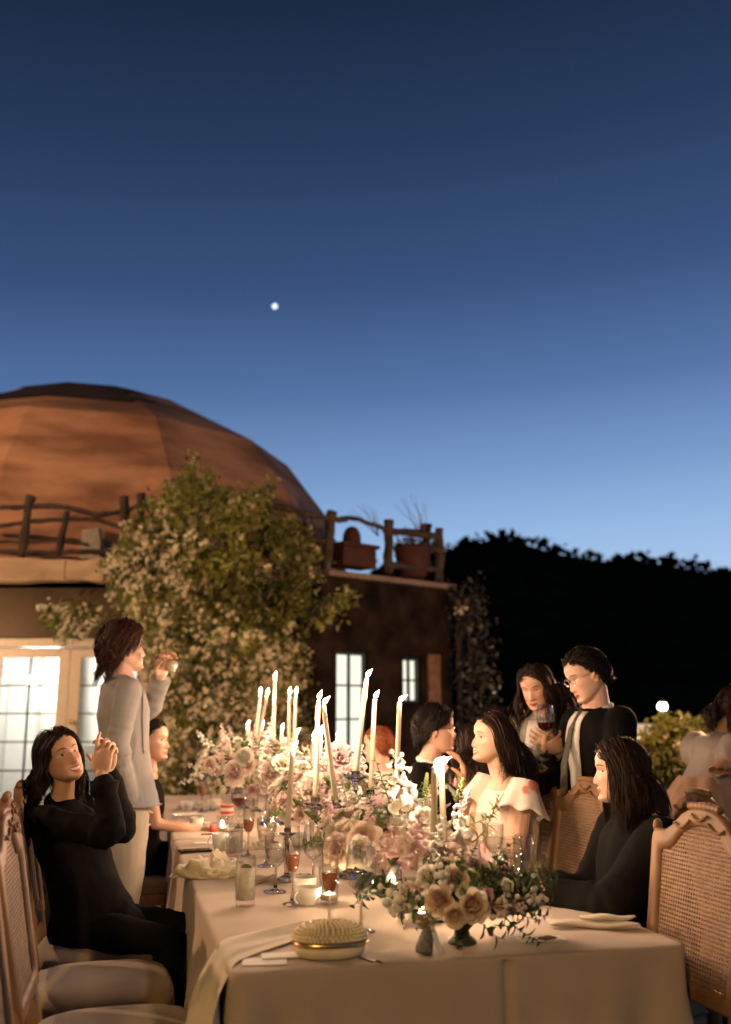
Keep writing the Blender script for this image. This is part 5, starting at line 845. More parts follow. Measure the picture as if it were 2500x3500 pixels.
    def hair(s, m, n0=750, length=.25, part=0.0, back=.3, grav=.35, wave=.012, wfreq=2.5, vol=.06, steps=14, rad=.0030, lenf=None, hairline=None, fringe=0, seed=0, tuck=0, clump=.35, name='hair', hugz=-.03):
        n = int(n0*3.4); rad *= .48; r = np.random.default_rng(seed+100); C = V3(0, -.008, .004); RD = V3(.0775, .101, .110); out = []
        hl = hairline or ([-1, -.5, -.25, 0, .2, .42, .62, .8, 1], [-.75, -.72, -.5, -.12, .02, .30, .50, .56, .60])
        d = r.normal(size=(n*8, 3)); d /= np.linalg.norm(d, axis=1)[:, None]; k = d[:, 2] > np.interp(d[:, 1], *hl)+r.normal(size=len(d))*.04; d = d[k][:n]; n = len(d); p = C+d*RD; gw = s.R.T@V3(0, 0, -1)
        side = np.where(d[:, 0] > part, 1, -1); flow = np.stack([side*(.9-.5*np.abs(d[:, 0])), -back*np.ones(n), np.full(n, .02)+fringe*0], -1)
        if fringe: fr = (d[:, 1] > .35); flow[fr] = flow[fr]*.4+V3(.1, fringe, .2)
        nn = d/RD; nn /= np.linalg.norm(nn, axis=1)[:, None]; dr = flow-nn*(flow*nn).sum(1)[:, None]+nn*.05; dr /= np.linalg.norm(dr, axis=1)[:, None]
        ln = length*r.uniform(.85, 1.1, n)*(lenf(d) if lenf else 1); step = (ln/steps)[:, None]; lay = 1.03+vol*r.uniform(0, 1, n)**.8+(r.uniform(size=n) < .05)*r.uniform(0, .12, n); ph = r.uniform(0, 6.28, n); nc = max(8, n//14); kc = d[r.integers(0, n, nc)]; cid = np.argmax(d@kc.T+r.normal(size=(n, nc))*.004, 1); cph = r.uniform(0, 6.28, nc)[cid]+r.normal(size=n)*.25; P = [p.copy()]
        for i in range(steps):
            dr = dr*(1-grav*.6)+gw*grav*.6*(1+.5*i/steps); dr /= np.linalg.norm(dr, axis=1)[:, None]; w = np.stack([np.sin(cph+i*wfreq*.45), np.cos(cph*1.7+i*wfreq*.4), 0*ph], -1)*wave*(.3+i/steps)+r.normal(size=(n, 3))*.0012; p = p+dr*step+w*.5
            q = np.sqrt((((p-C)/RD)**2).sum(1)); hug = np.clip((p[:, 2]-hugz)/.05, 0, 1); tgt = np.where(q < lay, lay, q+(lay-q)*hug*.85); p = C+(p-C)*(tgt/q)[:, None]
            if not fringe or True:
                fz = (p[:, 1] > .035) & (np.abs(p[:, 0]) < .066) & (p[:, 2] < .045-(.03 if fringe else 0)) & (p[:, 2] > -.16); p[fz, 0] = np.where(d[fz, 0] > part, 1, -1)*(.066+r.uniform(0, .008, fz.sum())); p[fz, 1] = np.minimum(p[fz, 1], .058-.25*np.clip(-.03-p[fz, 2], 0, .1))
            nk = (p[:, 2] < -.06) & (np.hypot(p[:, 0], p[:, 1]+.025) < .062); dv_ = p[nk]-V3(0, -.025, 0); dv_[:, 2] = 0; p[nk, :2] = V3(0, -.025)[:2]+(dv_/(np.linalg.norm(dv_, axis=1)[:, None]+1e-9)*.062)[:, :2]
            if s.coll:
                Wp = s.L(p)
                for a, b, rr in s.coll:
                    ab = b-a; tt = np.clip(((Wp-a)@ab)/(ab@ab), 0, 1); cc = a+ab*tt[:, None]; v = Wp-cc; L_ = np.linalg.norm(v, axis=1); k = L_ < rr; Wp[k] = cc[k]+v[k]/L_[k][:, None]*rr
                p = (Wp-s.c)@s.R/s.s
            P.append(p.copy())
        P = np.array(P)                                          # steps+1, n, 3
        cent = np.stack([P[:, cid == c].mean(1) if (cid == c).any() else P[:, 0] for c in range(cid.max()+1)], 1); f = (np.linspace(0, 1, steps+1)[:, None, None]**1.5)*clump*.5; dist = np.linalg.norm(P[:1]-cent[:, cid][:1], axis=2)[..., None]; P = P*(1-f*np.exp(-(dist/.06)**2))+cent[:, cid]*f*np.exp(-(dist/.06)**2)
        Wd = s.L(P.reshape(-1, 3)).reshape(P.shape).transpose(1, 0, 2); Tn = np.gradient(Wd, axis=1); Tn /= np.linalg.norm(Tn, axis=2)[..., None]+1e-9; nx = np.cross(Tn, V3(.3, .5, .8)); nx /= np.linalg.norm(nx, axis=2)[..., None]+1e-9; ny = np.cross(Tn, nx)
        outw = P.transpose(1, 0, 2)-C; outw = outw@s.R.T; nx = np.cross(Tn, outw+r.normal(size=(n, 1, 3))*.05); nx /= np.linalg.norm(nx, axis=2)[..., None]+1e-9
        rd = rad*s.s*1.25*np.interp(np.linspace(0, 1, steps+1), [0, .1, .6, 1], [.8, 1.2, 1, .15])*r.uniform(.6, 1.25, n)[:, None]; m_ = steps+1; V = np.stack([Wd-nx*rd[..., None], Wd+nx*rd[..., None]], 2)
        i = np.arange(m_-1); Q = np.stack([i*2, i*2+1, i*2+3, i*2+2], -1); Q = (Q[None]+np.arange(n)[:, None, None]*m_*2).reshape(-1, 4); mb = MB(); mb.add(V.reshape(-1, 3), Q)
        # scalp shell under the strands
        nu, nv = 40, 26; th = np.linspace(0, 2*math.pi, nu, endpoint=False); phs = np.linspace(math.pi/2, -1.0, nv); D_ = np.stack([np.cos(phs)[:, None]*np.cos(th), np.cos(phs)[:, None]*np.sin(th), np.sin(phs)[:, None]+0*th], -1); lim = np.interp(D_[..., 1], *hl)+.03; hid = D_[..., 2] < lim; rr = np.where(hid, .72, 1.015); mb.grid(s.L((C+D_*RD*rr[..., None]).reshape(-1, 3)).reshape(nv, nu, 3), True)
        return mb.build(name, m, s.t)
    def cloth(s, name, mb, m, vox=.009, it=3, wr=.006, ws=14, seed=1, stretch=(1, 1, .45), hem=None):
        V, F, N = remesh(mb, vox, it); Q = V*stretch; V = V+N*(wr*(wav(Q, ws, seed, 3)*.6+(1-2*np.abs(wav(Q, ws*.6, seed+9, 2)))*.5))[:, None]; V[:, 2] = np.maximum(V[:, 2], hem+.012*np.sin(V[:, 0]*14)) if hem else V[:, 2]; o = obj(name, np_mesh(name, V-parent_loc(s.t), F, m), s.t); s.cb = BVHTree.FromPolygons([tuple(v) for v in V], [tuple(int(i) for i in f) for a in F for f in a]); return o
    def panel(s, name, m, o0, A, fr, up, pts, off=.004, nz=12, nx=7):
        """flat piece of clothing (shirt front, lapel, tie) laid on the garment: pts = list of (z, x0, x1)"""
        z = np.array([p[0] for p in pts]); zz = np.linspace(z[0], z[-1], nz); i = np.argsort(z); xa = np.interp(zz, z[i], np.array([p[1] for p in pts])[i]); xb = np.interp(zz, z[i], np.array([p[2] for p in pts])[i]); rows = []; last = None
        for a, b, c in zip(zz, xa, xb):
            r = []
            for x in np.linspace(b, c, nx):
                o = np.asarray(o0)+np.asarray(A)*x+np.asarray(up)*a; h = s.cb.ray_cast(Vector(o+np.asarray(fr)*.4), Vector(-np.asarray(fr)), .8)[0]; h = (np.array(h) if h is not None else (last if last is not None else o)); last = h; r.append(h+np.asarray(fr)*off)
            rows.append(r)
        mb = MB(); mb.grid(np.array(rows)); o = mb.build(name, m, s.t); md = o.modifiers.new('thickness', 'SOLIDIFY'); md.thickness = .003; return o
def lerp(a, b, t): return np.asarray(a, float)*(1-t)+np.asarray(b, float)*t
def torso(mb, pel, sh, A, hip=.165, waist=.14, chest=.165, shw=.185, dh=.12, dw=.105, dc=.12, low=.12, flare=1.05):
    ax = nrm(np.asarray(sh)-pel); P = [pel-ax*low, pel, lerp(pel, sh, .38), lerp(pel, sh, .70), lerp(pel, sh, .88), lerp(pel, sh, .97), np.asarray(sh)+ax*.025]; mb.cap_tube(P, [hip*flare, hip, waist, chest, shw*.93, shw*.72, .06], 28, ax=A, rb=[dh*flare, dh, dw, dc, dc*.86, dc*.68, .05])
def sleeve(mb, S, E, Wp, r=(.064, .05, .040), n=16):
    """two-part sleeve with stacked creases round the elbow and above the cuff"""
    S, E, Wp = (np.asarray(q, float) for q in (S, E, Wp)); K = [S, lerp(S, E, .5), lerp(S, E, .88), lerp(E, Wp, .12), lerp(E, Wp, .55), Wp]; R_ = [r[0], (r[0]+r[1])/2, r[1]*1.04, r[1]*1.02, (r[1]+r[2])/2, r[2]]
    K = np.array(K); d = np.concatenate([[0], np.cumsum(np.linalg.norm(np.diff(K, axis=0), axis=1))]); t = np.linspace(0, d[-1], 46); C = np.stack([np.interp(t, d, K[:, k]) for k in range(3)], -1); rr = np.interp(t, d, R_); el = np.exp(-((t-(d[2]+d[3])/2)/.09)**2)+.7*np.exp(-((t-d[-1])/.05)**2)+.25
    rr = rr*(1+.085*el*np.sin(t*215+2*np.sin(t*40)))+0; side = nrm(np.cross(E-S, Wp-E)+1e-6); C = C+side*(.006*el*np.sin(t*120))[:, None]; mb.cap_tube(C, rr, n)
def leg(mb, Hh, K, Ft, r=(.088, .062, .052)): mb.cap_tube([Hh, lerp(Hh, K, .5), K, lerp(K, Ft, .5), Ft], [r[0], (r[0]+r[1])/2+.006, r[1], (r[1]+r[2])/2+.004, r[2]], 14)
def cuff(p, E, W_, r, m): d = nrm(np.asarray(W_)-E); mb = MB(); W_ = np.asarray(W_, float); mb.tube([W_-d*.03, W_-d*.005, W_+d*.028, W_+d*.028, W_-d*.01], [r*.97, r, r*1.02, r*.93, r*.9], 18, False); return mb.build('cuff', m, p.t)
def arms(p, sh, *L):
    for S, E, W_ in L: E = (lerp(S, E, .84)+lerp(E, W_, .16))/2; p.mb.cap_tube([sh-[0, 0, .03], S, E, W_], [.035, .038, .030, .026], 10)
def shoe(p, ft, fwd): mb = MB(); f = nrm(np.asarray(fwd)*V3(1, 1, 0)); R = np.array([np.cross(f, (0, 0, 1)), f, (0, 0, 1)]).T; mb.ell(V3(ft[0], ft[1], .038)+f*.05, (.045, .13, .036), R, 14, 8); mb.ell(V3(ft[0], ft[1], .06)-f*.02, (.042, .06, .055), R, 12, 8); mb.build('shoe', m_shoe, p.t)
def loopband(p, name, m, c, A, B, ra, rb, r, tilt=0): g = np.linspace(0, 2*math.pi, 28); mb = MB(); mb.tube(np.asarray(c)+np.asarray(A)*(np.cos(g)*ra)[:, None]+np.asarray(B)*(np.sin(g)*rb)[:, None]+np.array([0, 0, 1])*(tilt*np.sin(g))[:, None], r, 8, False); return mb.build(name, m, p.t)
# ---- 1: seated woman in black jacket, hands raised, left
D = 4.02; base = V3(-1.08, 4.02, 0); p = Person('laughing woman in a black jacket with long dark wavy hair, hands raised', base)
f = nrm(V3(.66, -.66, .30)); p.head(at(208, 2588, D), f, V3(-.42, .0, 1), .955); nb = at(206, 2752, D+.04); p.neck(nb, .046); fr = nrm(V3(.9, -.25, 0)); A = nrm(np.cross(fr, (0, 0, 1))); pel = V3(-1.08, 4.06, .62); sh = nb-[0, 0, .012]
S1, E1, W1_ = sh+A*.165+[0.01, 0, -.03], at(395, 2858, 3.80), at(358, 2680, 3.84); S2, E2, W2_ = sh-A*.165+[0, 0, -.03], at(430, 2850, 4.08), at(372, 2660, 4.0)
p.limb([W1_+[0, 0, -.05], W1_, at(347, 2650, 3.84)], [.030, .027, .025]); p.limb([W2_+[0, 0, -.05], W2_, at(368, 2640, 3.98)], [.030, .027, .025])
p.hand(at(347, 2650, 3.84), V3(.02, .05, 1), V3(.2, 1, .1), 1, .62, 1.0, .05, (.25, .75, .85, .95)); p.hand(at(368, 2640, 3.98), V3(-.05, -.05, 1), V3(-.1, -1, .1), -1, .65, 1.0, .05)
p.mb.ell(sh+fr*.01-[0, 0, .02], (.085, .06, .045), frame(fr)); arms(p, sh, (S1, E1, W1_), (S2, E2, W2_)); p.body(); p.face(.8, 1.0, eye=.85); p.coll = [(sh+A*.2-[0, 0, .03], sh-A*.2-[0, 0, .03], .075), (sh-[0, 0, .09], pel, .12)]
p.hair(m_hdark, 1500, .36, -.02, .35, .45, .024, 3.2, .20, 16, .0027, seed=1, clump=.5)
mb = MB(); torso(mb, pel, sh, A, .17, .145, .165, .18, .15, .125, .125, .14, 1.12); sleeve(mb, S1, E1, W1_, (.062, .054, .047)); sleeve(mb, S2, E2, W2_, (.060, .053, .046)); mb.cap_tube([pel+[0, 0, -.05], pel+fr*.12+[0, 0, -.08]], [.17, .13], 16); p.cloth('jacket', mb, m_blackw, .009, 3, .010, 11, 3)
mb = MB(); mb.tube([W1_+[0, 0, -.045], W1_+[0, 0, .012]], [.050, .056], 16); p_ = mb.build('cuff', m_blackw, p.t); mb = MB()
for s_ in (-1, 1): leg(mb, pel+A*s_*.09+[0, 0, -.06], pel+fr*.38+A*s_*.10+[0, 0, -.06], pel+fr*.40+A*s_*.1-[0, 0, .50])
p.cloth('trousers', mb, m_blackw, .012, 2, .006, 10, 5); [shoe(p, pel+fr*.40+A*s_*.1, fr) for s_ in (-1, 1)]
# ---- 2: standing man in grey blazer drinking
atm = lambda a, b, c: at(a-24, b, c); D = 4.78; hc =  atm(449, 2214, D); base = V3(atm(455, 2700, D)[0], D, 0); p = Person('standing man in a grey blazer and cream trousers drinking from a glass', base, m_skin2)
f = nrm(V3(.80, .52, .12)); p.head(hc, f, V3(-.05, 0, 1), 1.03); nb =  atm(438, 2318, D); p.neck(nb, .055); fr = nrm(V3(.86, .42, 0)); A = nrm(np.cross(fr, (0, 0, 1))); pel =  atm(462, 2700, D); sh = nb-[0, 0, .015]
S1, E1, W1_ = sh+A*.185+[0, 0, -.045],  atm(425, 2560, D-.22),  atm(466, 2728, D-.12); S2, E2, W2_ = sh-A*.18+[0, 0, -.04],  atm(532, 2440, D+.20),  atm(570, 2335, D+.10)
p.limb([lerp(E2, W2_, .7), W2_,  atm(574, 2318, D+.08)], [.033, .029, .027]); p.hand(atm(574, 2318, D+.08), V3(.12, -.05, 1), V3(.75, -.6, .1), -1, .75, 1.05); p.limb([lerp(E1, W1_, .8), W1_, W1_+V3(.03, 0, -.04)], [.032, .028, .027]); p.hand(W1_+V3(.01, .02, -.02), V3(.15, .35, -1), V3(.3, .9, .1), 1, .5); arms(p, sh, (S1, E1, W1_), (S2, E2, W2_)); p.body(); p.face(0, 0)
p.hair(m_hbrown, 1500, .15, .02, .5, .30, .020, 3.8, .30, 11, .0029, seed=2, clump=.55, hugz=-.09)
mb = MB(); torso(mb, pel, sh, A, .155, .135, .168, .19, .125, .108, .122, .12, 1.2); sleeve(mb, S1, E1, W1_, (.062, .054, .047)); sleeve(mb, S2, E2, W2_, (.062, .054, .047)); p.cloth('blazer', mb, m_greyw, .008, 2, .006, 9, 8, (1, 1, .6), hem=pel[2]-.055); p.panel('lapel', m_greyw, sh, fr, A, (0, 0, 1), [(-.05, .075, .10), (-.16, .075, .112), (-.34, .095, .102)], .005); cuff(p, E2, W2_, .050, m_greyw); cuff(p, E1, W1_, .050, m_greyw)
loopband(p, 'collar', m_greyw, nb+[0, 0, -.015]-fr*.005, A, fr, .072, .066, .014, -.02); mb = MB(); 
for s_, bx in ((1, .02), (-1, -.02)): leg(mb, pel+A*s_*.07+[0, 0, -.08], V3(*(atm(425, 2990, D)[:2]), .50)+A*s_*.095, V3(atm(400, 2990, D)[0], D, .09)+A*s_*.11, (.088, .078, .072))
p.cloth('trousers', mb, m_creamc, .011, 2, .008, 11, 9); [shoe(p, V3(atm(400, 2990, D)[0], D, 0)+A*s_*.11, fr) for s_ in (-1, 1)]; loopband(p, 'belt', m_shoe, pel+[0, 0, .005], A, fr, .128, .098, .014)
q =  atm(598, 2272, D+.04); gl = thing('drinking_glass', 'clear tumbler tipped to the lips of the man in grey', 'glass', q); gd = nrm(hc+f*.12-[0, 0, .07]-q); R = rotto(gd); mb = MB(); mb.lathe([(.001, -.06), (.029, -.06), (.031, -.05), (.035, .06), (.033, .06), (.028, -.045), (.001, -.045)], 22, q, R); mb.build('tumbler', m_glass, gl); mb = MB(); mb.lathe([(.001, -.04), (.027, -.04), (.029, .0), (.001, .012)], 18, q, R); mb.build('drink', mat('pale drink', (.75, .55, .38), .2, var=.1), gl)
# ---- 3: seated woman in profile behind him
D = 5.6; base = V3(at(515, 2700, D)[0], D, 0); p = Person('seated woman in black in profile behind the man in the grey blazer', base); f = nrm(V3(.97, -.22, .06)); p.head(at(522, 2530, D), f, V3(-.12, 0, 1)); nb = at(505, 2630, D); p.neck(nb, .046); fr = nrm(V3(.97, .1, 0)); A = nrm(np.cross(fr, (0, 0, 1))); sh = nb-[0, 0, .015]; pel = V3(sh[0]-.05, D, .58); p.mb.ell(sh-[0, 0, .03], (.085, .06, .045), frame(fr)); p.limb([sh+A*.15, sh+A*.18+fr*.08-[0, 0, .26], sh+A*.1+fr*.30-[0, 0, .30]], [.045, .038, .03]); p.hand(sh+A*.1+fr*.30-[0, 0, .30], fr, V3(0, 0, -1), 1, .3); p.body(); p.face(.5, .3)
p.hair(m_hdark, 600, .11, 0, 1.2, .2, .006, 2, .10, 9, .0036, seed=3, hugz=-.09); mb = MB(); mb.ell(p.L((0, -.125, .02)), .045, nu=14, nv=10); mb.build('bun', m_hdark, p.t)
mb = MB(); torso(mb, pel, sh-[0, 0, .05], A, .17, .135, .15, .15, .14, .11, .12); mb.cap_tube([pel, pel+fr*.42], [.13, .09]); p.cloth('dress', mb, m_blackw, .011, 3, .006, 12, 4)
# ---- 4: ginger haired man, back half turned
D = 6.75; base = V3(at(1300, 2700, D)[0], D, 0); p = Person('ginger haired man in a pale shirt seen from behind beyond the candles', base, m_skin2); f = nrm(V3(-.86, .45, -.05)); p.head(at(1292, 2545, D), f, V3(0, 0, 1), 1.05); nb = at(1310, 2640, D); p.neck(nb, .056); fr = nrm(V3(-.8, .3, 0)); A = nrm(np.cross(fr, (0, 0, 1))); sh = nb-[0, 0, .015]; pel = V3(sh[0]+.05, D, .58); p.body(.006)
p.hair(m_hginger, 700, .05, 0, .9, .1, .004, 2, .05, 6, .0034, seed=4, hugz=-.09); mb = MB(); torso(mb, pel, sh, A, .18, .17, .19, .21, .15, .14, .14)
for s_ in (-1, 1): sleeve(mb, sh+A*s_*.19-[0, 0, .04], sh+A*s_*.24+fr*.1-[0, 0, .30], sh+A*s_*.16+fr*.34-[0, 0, .30])
mb.cap_tube([pel, pel+fr*.42], [.14, .10]); p.cloth('shirt', mb, m_shirt, .012, 3, .008, 12, 2); loopband(p, 'collar', m_shirt, nb+[0, 0, -.005], A, fr, .066, .062, .014)
# ---- 5: dark haired man in a suit, profile right, glass in hand
D = 5.2; base = V3(at(1480, 2700, D)[0], D, 0); p = Person('black haired man with glasses in a dark suit holding up a glass', base, m_skin2); f = nrm(V3(.96, -.10, .02)); p.head(at(1492, 2492, D), f, V3(.05, 0, 1), 1.05); nb = at(1470, 2600, D); p.neck(nb, .054); fr = nrm(V3(.9, -.3, 0)); A = nrm(np.cross(fr, (0, 0, 1))); sh = nb-[0, 0, .018]; pel = V3(sh[0]-.02, D+.05, .58)
S1, E1, W1_ = sh+A*.18-[0, 0, .05], at(1450, 2790, D-.28), at(1540, 2712, D-.22); p.limb([lerp(E1, W1_, .7), W1_, at(1556, 2690, D-.22)], [.031, .028, .026]); p.hand(at(1552, 2695, D-.22), V3(.25, 0, 1), V3(.8, .5, .2), 1, .75); arms(p, sh, (S1, E1, W1_)); p.body(); p.face(.1, 0)
p.hair(m_hblack, 900, .12, -.3, .55, .22, .010, 2.5, .16, 9, .0036, seed=5, fringe=.35, lenf=lambda d: np.where(d[:, 2] < .1, .35, 1.0), hugz=-.07); mb = MB(); torso(mb, pel, sh, A, .175, .165, .19, .205, .14, .135, .14); sleeve(mb, S1, E1, W1_, (.072, .06, .05)); sleeve(mb, sh-A*.18-[0, 0, .05], sh-A*.22+fr*.06-[0, 0, .3], sh-A*.12+fr*.3-[0, 0, .3]); mb.cap_tube([pel, pel+V3(-.2, -.35, 0)], [.14, .10]); p.cloth('suit_jacket', mb, m_blackw, .010, 3, .007, 12, 6)
loopband(p, 'shirt_collar', m_shirt, nb+[0, 0, -.004], A, fr, .064, .062, .012, -.016); p.panel('shirt_front', m_shirt, sh, A, fr, (0, 0, 1), [(.02, -.05, .05), (-.12, -.045, .045), (-.30, -.005, .005)]); mb = MB(); mb.tube([lerp(W1_, E1, .10), lerp(W1_, at(1556, 2690, D-.22), .5)], [.052, .046], 14); mb.build('shirt_cuff', m_shirt, p.t)
def specs(p, m, y=.088):
    for e in (-1, 1): g = np.linspace(0, 2*math.pi, 20); mb = MB(); mb.tube(p.L(np.stack([e*.032+.022*np.cos(g), y+.004*0*g, -.004+.017*np.sin(g)], -1)), .0016, 6, False); o = mb.build('spectacle_rim', m, p.t); mb = MB(); mb.tube(p.L([(e*.054, y, .002), (e*.07, .05, .004), (e*.076, -.005, .006)]), .0015, 6); mb.build('spectacle_arm', m, o)
    mb = MB(); mb.tube(p.L([(-.010, y, 0), (0, y+.004, .003), (.010, y, 0)]), .0016, 6); mb.build('spectacle_bridge', m, p.t)
specs(p, m_gold); glass('goblet', at(1572, 2722, D-.26), 'stemmed glass raised by the man with glasses', 1.05)
# ---- 6: woman seen from behind between them
D = 4.9; base = V3(at(1640, 2700, D)[0], D+.1, 0); p = Person('dark haired woman in white half hidden behind the floral blouse', base); f = nrm(V3(-.45, .85, -.05)); p.head(at(1622, 2558, D), f, V3(.1, 0, 1)); nb = at(1640, 2650, D); p.neck(nb, .046); fr = nrm(V3(-.8, .5, 0)); A = nrm(np.cross(fr, (0, 0, 1))); sh = nb-[0, 0, .015]; pel = V3(sh[0]+.08, D+.05, .58); p.limb([sh-A*.14, at(1600, 2790, D-.1), at(1590, 2680, D-.2)], [.042, .036, .027]); p.hand(at(1590, 2680, D-.2), V3(-.1, 0, 1), V3(-.9, 0, .1), 1, .5); p.body(); p.coll = [(sh+A*.18, sh-A*.18, .09)]
p.hair(m_hdark, 800, .30, 0, .5, .4, .018, 3, .18, 14, .0034, seed=6); mb = MB(); torso(mb, pel, sh-[0, 0, .01], A, .165, .14, .155, .165); mb.cap_tube([pel, pel+fr*.4], [.13, .09]); p.cloth('blouse', mb, m_shirt, .010, 3, .008, 12, 7)
# ---- 7: woman in floral blouse
D = 4.42; base = V3(at(1760, 2900, D)[0], D, 0); p = Person('smiling woman in profile wearing a white floral blouse with ruffled sleeves', base, m_skin2); f = nrm(V3(-.95, -.27, .10)); p.head(at(1683, 2522, D), f, V3(.10, 0, 1), .955); nb = at(1722, 2662, D); p.neck(nb, .046); fr = nrm(V3(-.9, -.35, 0)); A = nrm(np.cross(fr, (0, 0, 1))); sh = nb-[0, 0, .012]; pel = at(1755, 2990, D+.05); pel[2] = .60
NS = sh-A*.165-[0, 0, .035]; E1 = at(1752, 2965, D-.22); W1_ = at(1640, 2985, D-.25); p.limb([NS, lerp(NS, E1, .5), E1, lerp(E1, W1_, .5), W1_], [.050, .047, .040, .036, .027]); p.hand(W1_, V3(-1, -.1, 0), V3(0, 0, -1), -1, .35); FS = sh+A*.165-[0, 0, .035]; E2 = FS+fr*.1-[0, 0, .26]; W2_ = E2+fr*.24+A*-.08+[0, 0, .06]; p.limb([FS, E2, W2_], [.048, .038, .028]); p.hand(W2_, fr, V3(0, 0, -1), 1, .4); p.mb.ell(sh+fr*.005-[0, 0, .03], (.09, .065, .05), frame(fr)); p.body(.0044); p.face(.9, .5, eye=.8); p.coll = [(sh+A*.2-[0, 0, .04], sh-A*.2-[0, 0, .04], .07), (sh-[0, 0, .08], pel, .11)]
p.hair(m_hdark, 1300, .34, .1, 1.0, .36, .010, 2.2, .12, 15, .0025, seed=7, clump=.45); mb = MB(); torso(mb, pel, sh-[0, 0, .03], A, .175, .145, .16, .165, .15, .12, .135, .1, 1.2); p.cloth('blouse', mb, m_floral, .009, 3, .010, 12, 5, (1, 1, .3))
for S, E in ((NS, E1), (FS, E2)):
    ax = nrm(E-S); X = nrm(np.cross(ax, (0, 1, 0))); Y = np.cross(ax, X); g = np.linspace(0, 2*math.pi, 64, endpoint=False); rows = []
    for k in np.linspace(0, 1, 10): rr = .058+.058*k**1.3; ww = 1+.07*k*np.sin(g*8+k)+.07*k*np.sin(g*5+2); rows.append(S-ax*.05+ax*(k*.135+.008*k*np.sin(g*8))[:, None]+(X*np.cos(g)[:, None]+Y*np.sin(g)[:, None])*(rr*ww)[:, None])
    mb = MB(); mb.grid(np.array(rows), True); o = mb.build('ruffle_sleeve', m_floral, p.t); md = o.modifiers.new('thickness', 'SOLIDIFY'); md.thickness = .0015
mb = MB(); mb.cap_tube([pel+A*.07-[0, 0, .04], pel+fr*.42+A*.07-[0, 0, .03], pel+fr*.46-[0, 0, .5]], [.10, .07, .06]); mb.cap_tube([pel-A*.07-[0, 0, .04], pel+fr*.42-A*.07-[0, 0, .03], pel+fr*.46-A*.05-[0, 0, .5]], [.10, .07, .06]); p.cloth('skirt', mb, m_floral, .013, 3, .008, 10, 3); mb = MB(); mb.ell(p.L((-.078, -.01, -.052)), .006); mb.build('earring', m_silver, p.t)
# ---- 8: standing woman with red wine
D = 5.0; base = V3(at(1860, 2700, D)[0], D, 0); p = Person('standing woman with long dark hair in a grey jacket holding red wine', base); f = nrm(V3(-.50, -.80, -.32)); p.head(at(1832, 2346, D), f, V3(-.10, 0, 1), .955); nb = at(1855, 2452, D+.04); p.neck(nb, .045); fr = nrm(V3(-.45, -.85, 0)); A = nrm(np.cross(fr, (0, 0, 1))); sh = nb-[0, 0, .015]; pel = at(1850, 2720, D+.05)
S1, E1, W1_ = sh+A*.16-[0, 0, .04], sh+A*.22+fr*.02-[0, 0, .29], at(1850, 2572, D-.22); S2, E2, W2_ = sh-A*.16-[0, 0, .04], sh-A*.24+fr*.05-[0, 0, .28], at(1895, 2555, D-.20); p.limb([lerp(E1, W1_, .5), W1_, at(1868, 2562, D-.24)], [.032, .027, .025]); p.hand(at(1856, 2570, D-.24), V3(.7, -.3, .35), V3(.2, .8, .4), 1, .7, .95); p.limb([lerp(E2, W2_, .5), W2_], [.032, .027]); p.hand(W2_, V3(-.6, -.3, .3), V3(-.2, .8, .3), -1, .75, .95); p.mb.ell(sh+fr*.01-[0, 0, .02], (.085, .06, .045), frame(fr)); arms(p, sh, (S1, E1, W1_), (S2, E2, W2_)); p.body(); p.face(.2, 0, eye=.35); p.coll = [(sh+A*.18-[0, 0, .04], sh-A*.18-[0, 0, .04], .07), (sh-[0, 0, .08], pel, .11)]
p.hair(m_hdark, 850, .38, .02, .45, .40, .014, 2.4, .13, 16, .0032, seed=8, clump=.5); mb = MB(); torso(mb, pel, sh, A, .165, .145, .155, .165, .13, .115, .12, .12, 1.1); sleeve(mb, S1, E1, W1_, (.06, .05, .042)); sleeve(mb, S2, E2, W2_, (.06, .05, .042)); p.cloth('jacket', mb, m_greyd, .010, 3, .008, 13, 4, hem=pel[2]-.10); cuff(p, E1, W1_, .045, m_greyd); cuff(p, E2, W2_, .045, m_greyd); p.panel('top', m_shirt, sh, A, fr, (0, 0, 1), [(.0, -.05, .05), (-.15, -.06, .06), (-.36, -.045, .045)])
mb = MB(); [leg(mb, pel+A*s_*.085, V3(pel[0], pel[1], .48)+A*s_*.09, V3(pel[0], pel[1], .08)+A*s_*.09, (.10, .07, .055)) for s_ in (-1, 1)]; p.cloth('trousers', mb, m_blackw, .013, 2, .005, 10, 1); [shoe(p, V3(pel[0], pel[1], 0)+A*s_*.09, fr) for s_ in (-1, 1)]
glass('big', at(1870, 2580, D-.28), 'large glass of red wine held by the standing woman', .95, True)
# ---- 9: standing man in black suit
D = 4.62; base = V3(at(2040, 2700, D)[0], D, 0); p = Person('standing man in a black suit and loose grey tie looking down', base, m_skin2); f = nrm(V3(-.90, -.22, -.36)); p.head(at(2003, 2306, D), f, V3(-.25, 0, 1), 1.04); nb = at(2040, 2418, D+.02); p.neck(nb, .056); fr = nrm(V3(-.90, -.38, 0)); A = nrm(np.cross(fr, (0, 0, 1))); sh = nb-[0, 0, .018]; pel = at(2055, 2760, D+.03)
S1, E1, W1_ = sh-A*.172-[0, 0, .045], at(2122, 2640, D-.24), at(2075, 2770, D-.16); S2, E2, W2_ = sh+A*.18-[0, 0, .05], sh+A*.22-[0, 0, .30]+fr*.03, sh+A*.12-[0, 0, .34]+fr*.26; p.limb([lerp(E1, W1_, .8), W1_, W1_+V3(-.04, 0, -.01)], [.032, .029, .027]); p.hand(W1_+V3(-.02, 0, 0), V3(-1, -.1, -.2), V3(0, .8, -.3), -1, .6); p.limb([lerp(E2, W2_, .8), W2_], [.032, .028]); p.hand(W2_, fr, V3(0, 0, -1), 1, .5); arms(p, sh, (S1, E1, W1_), (S2, E2, W2_)); p.body(); p.face(.4, 0, eye=.4); specs(p, m_silver)
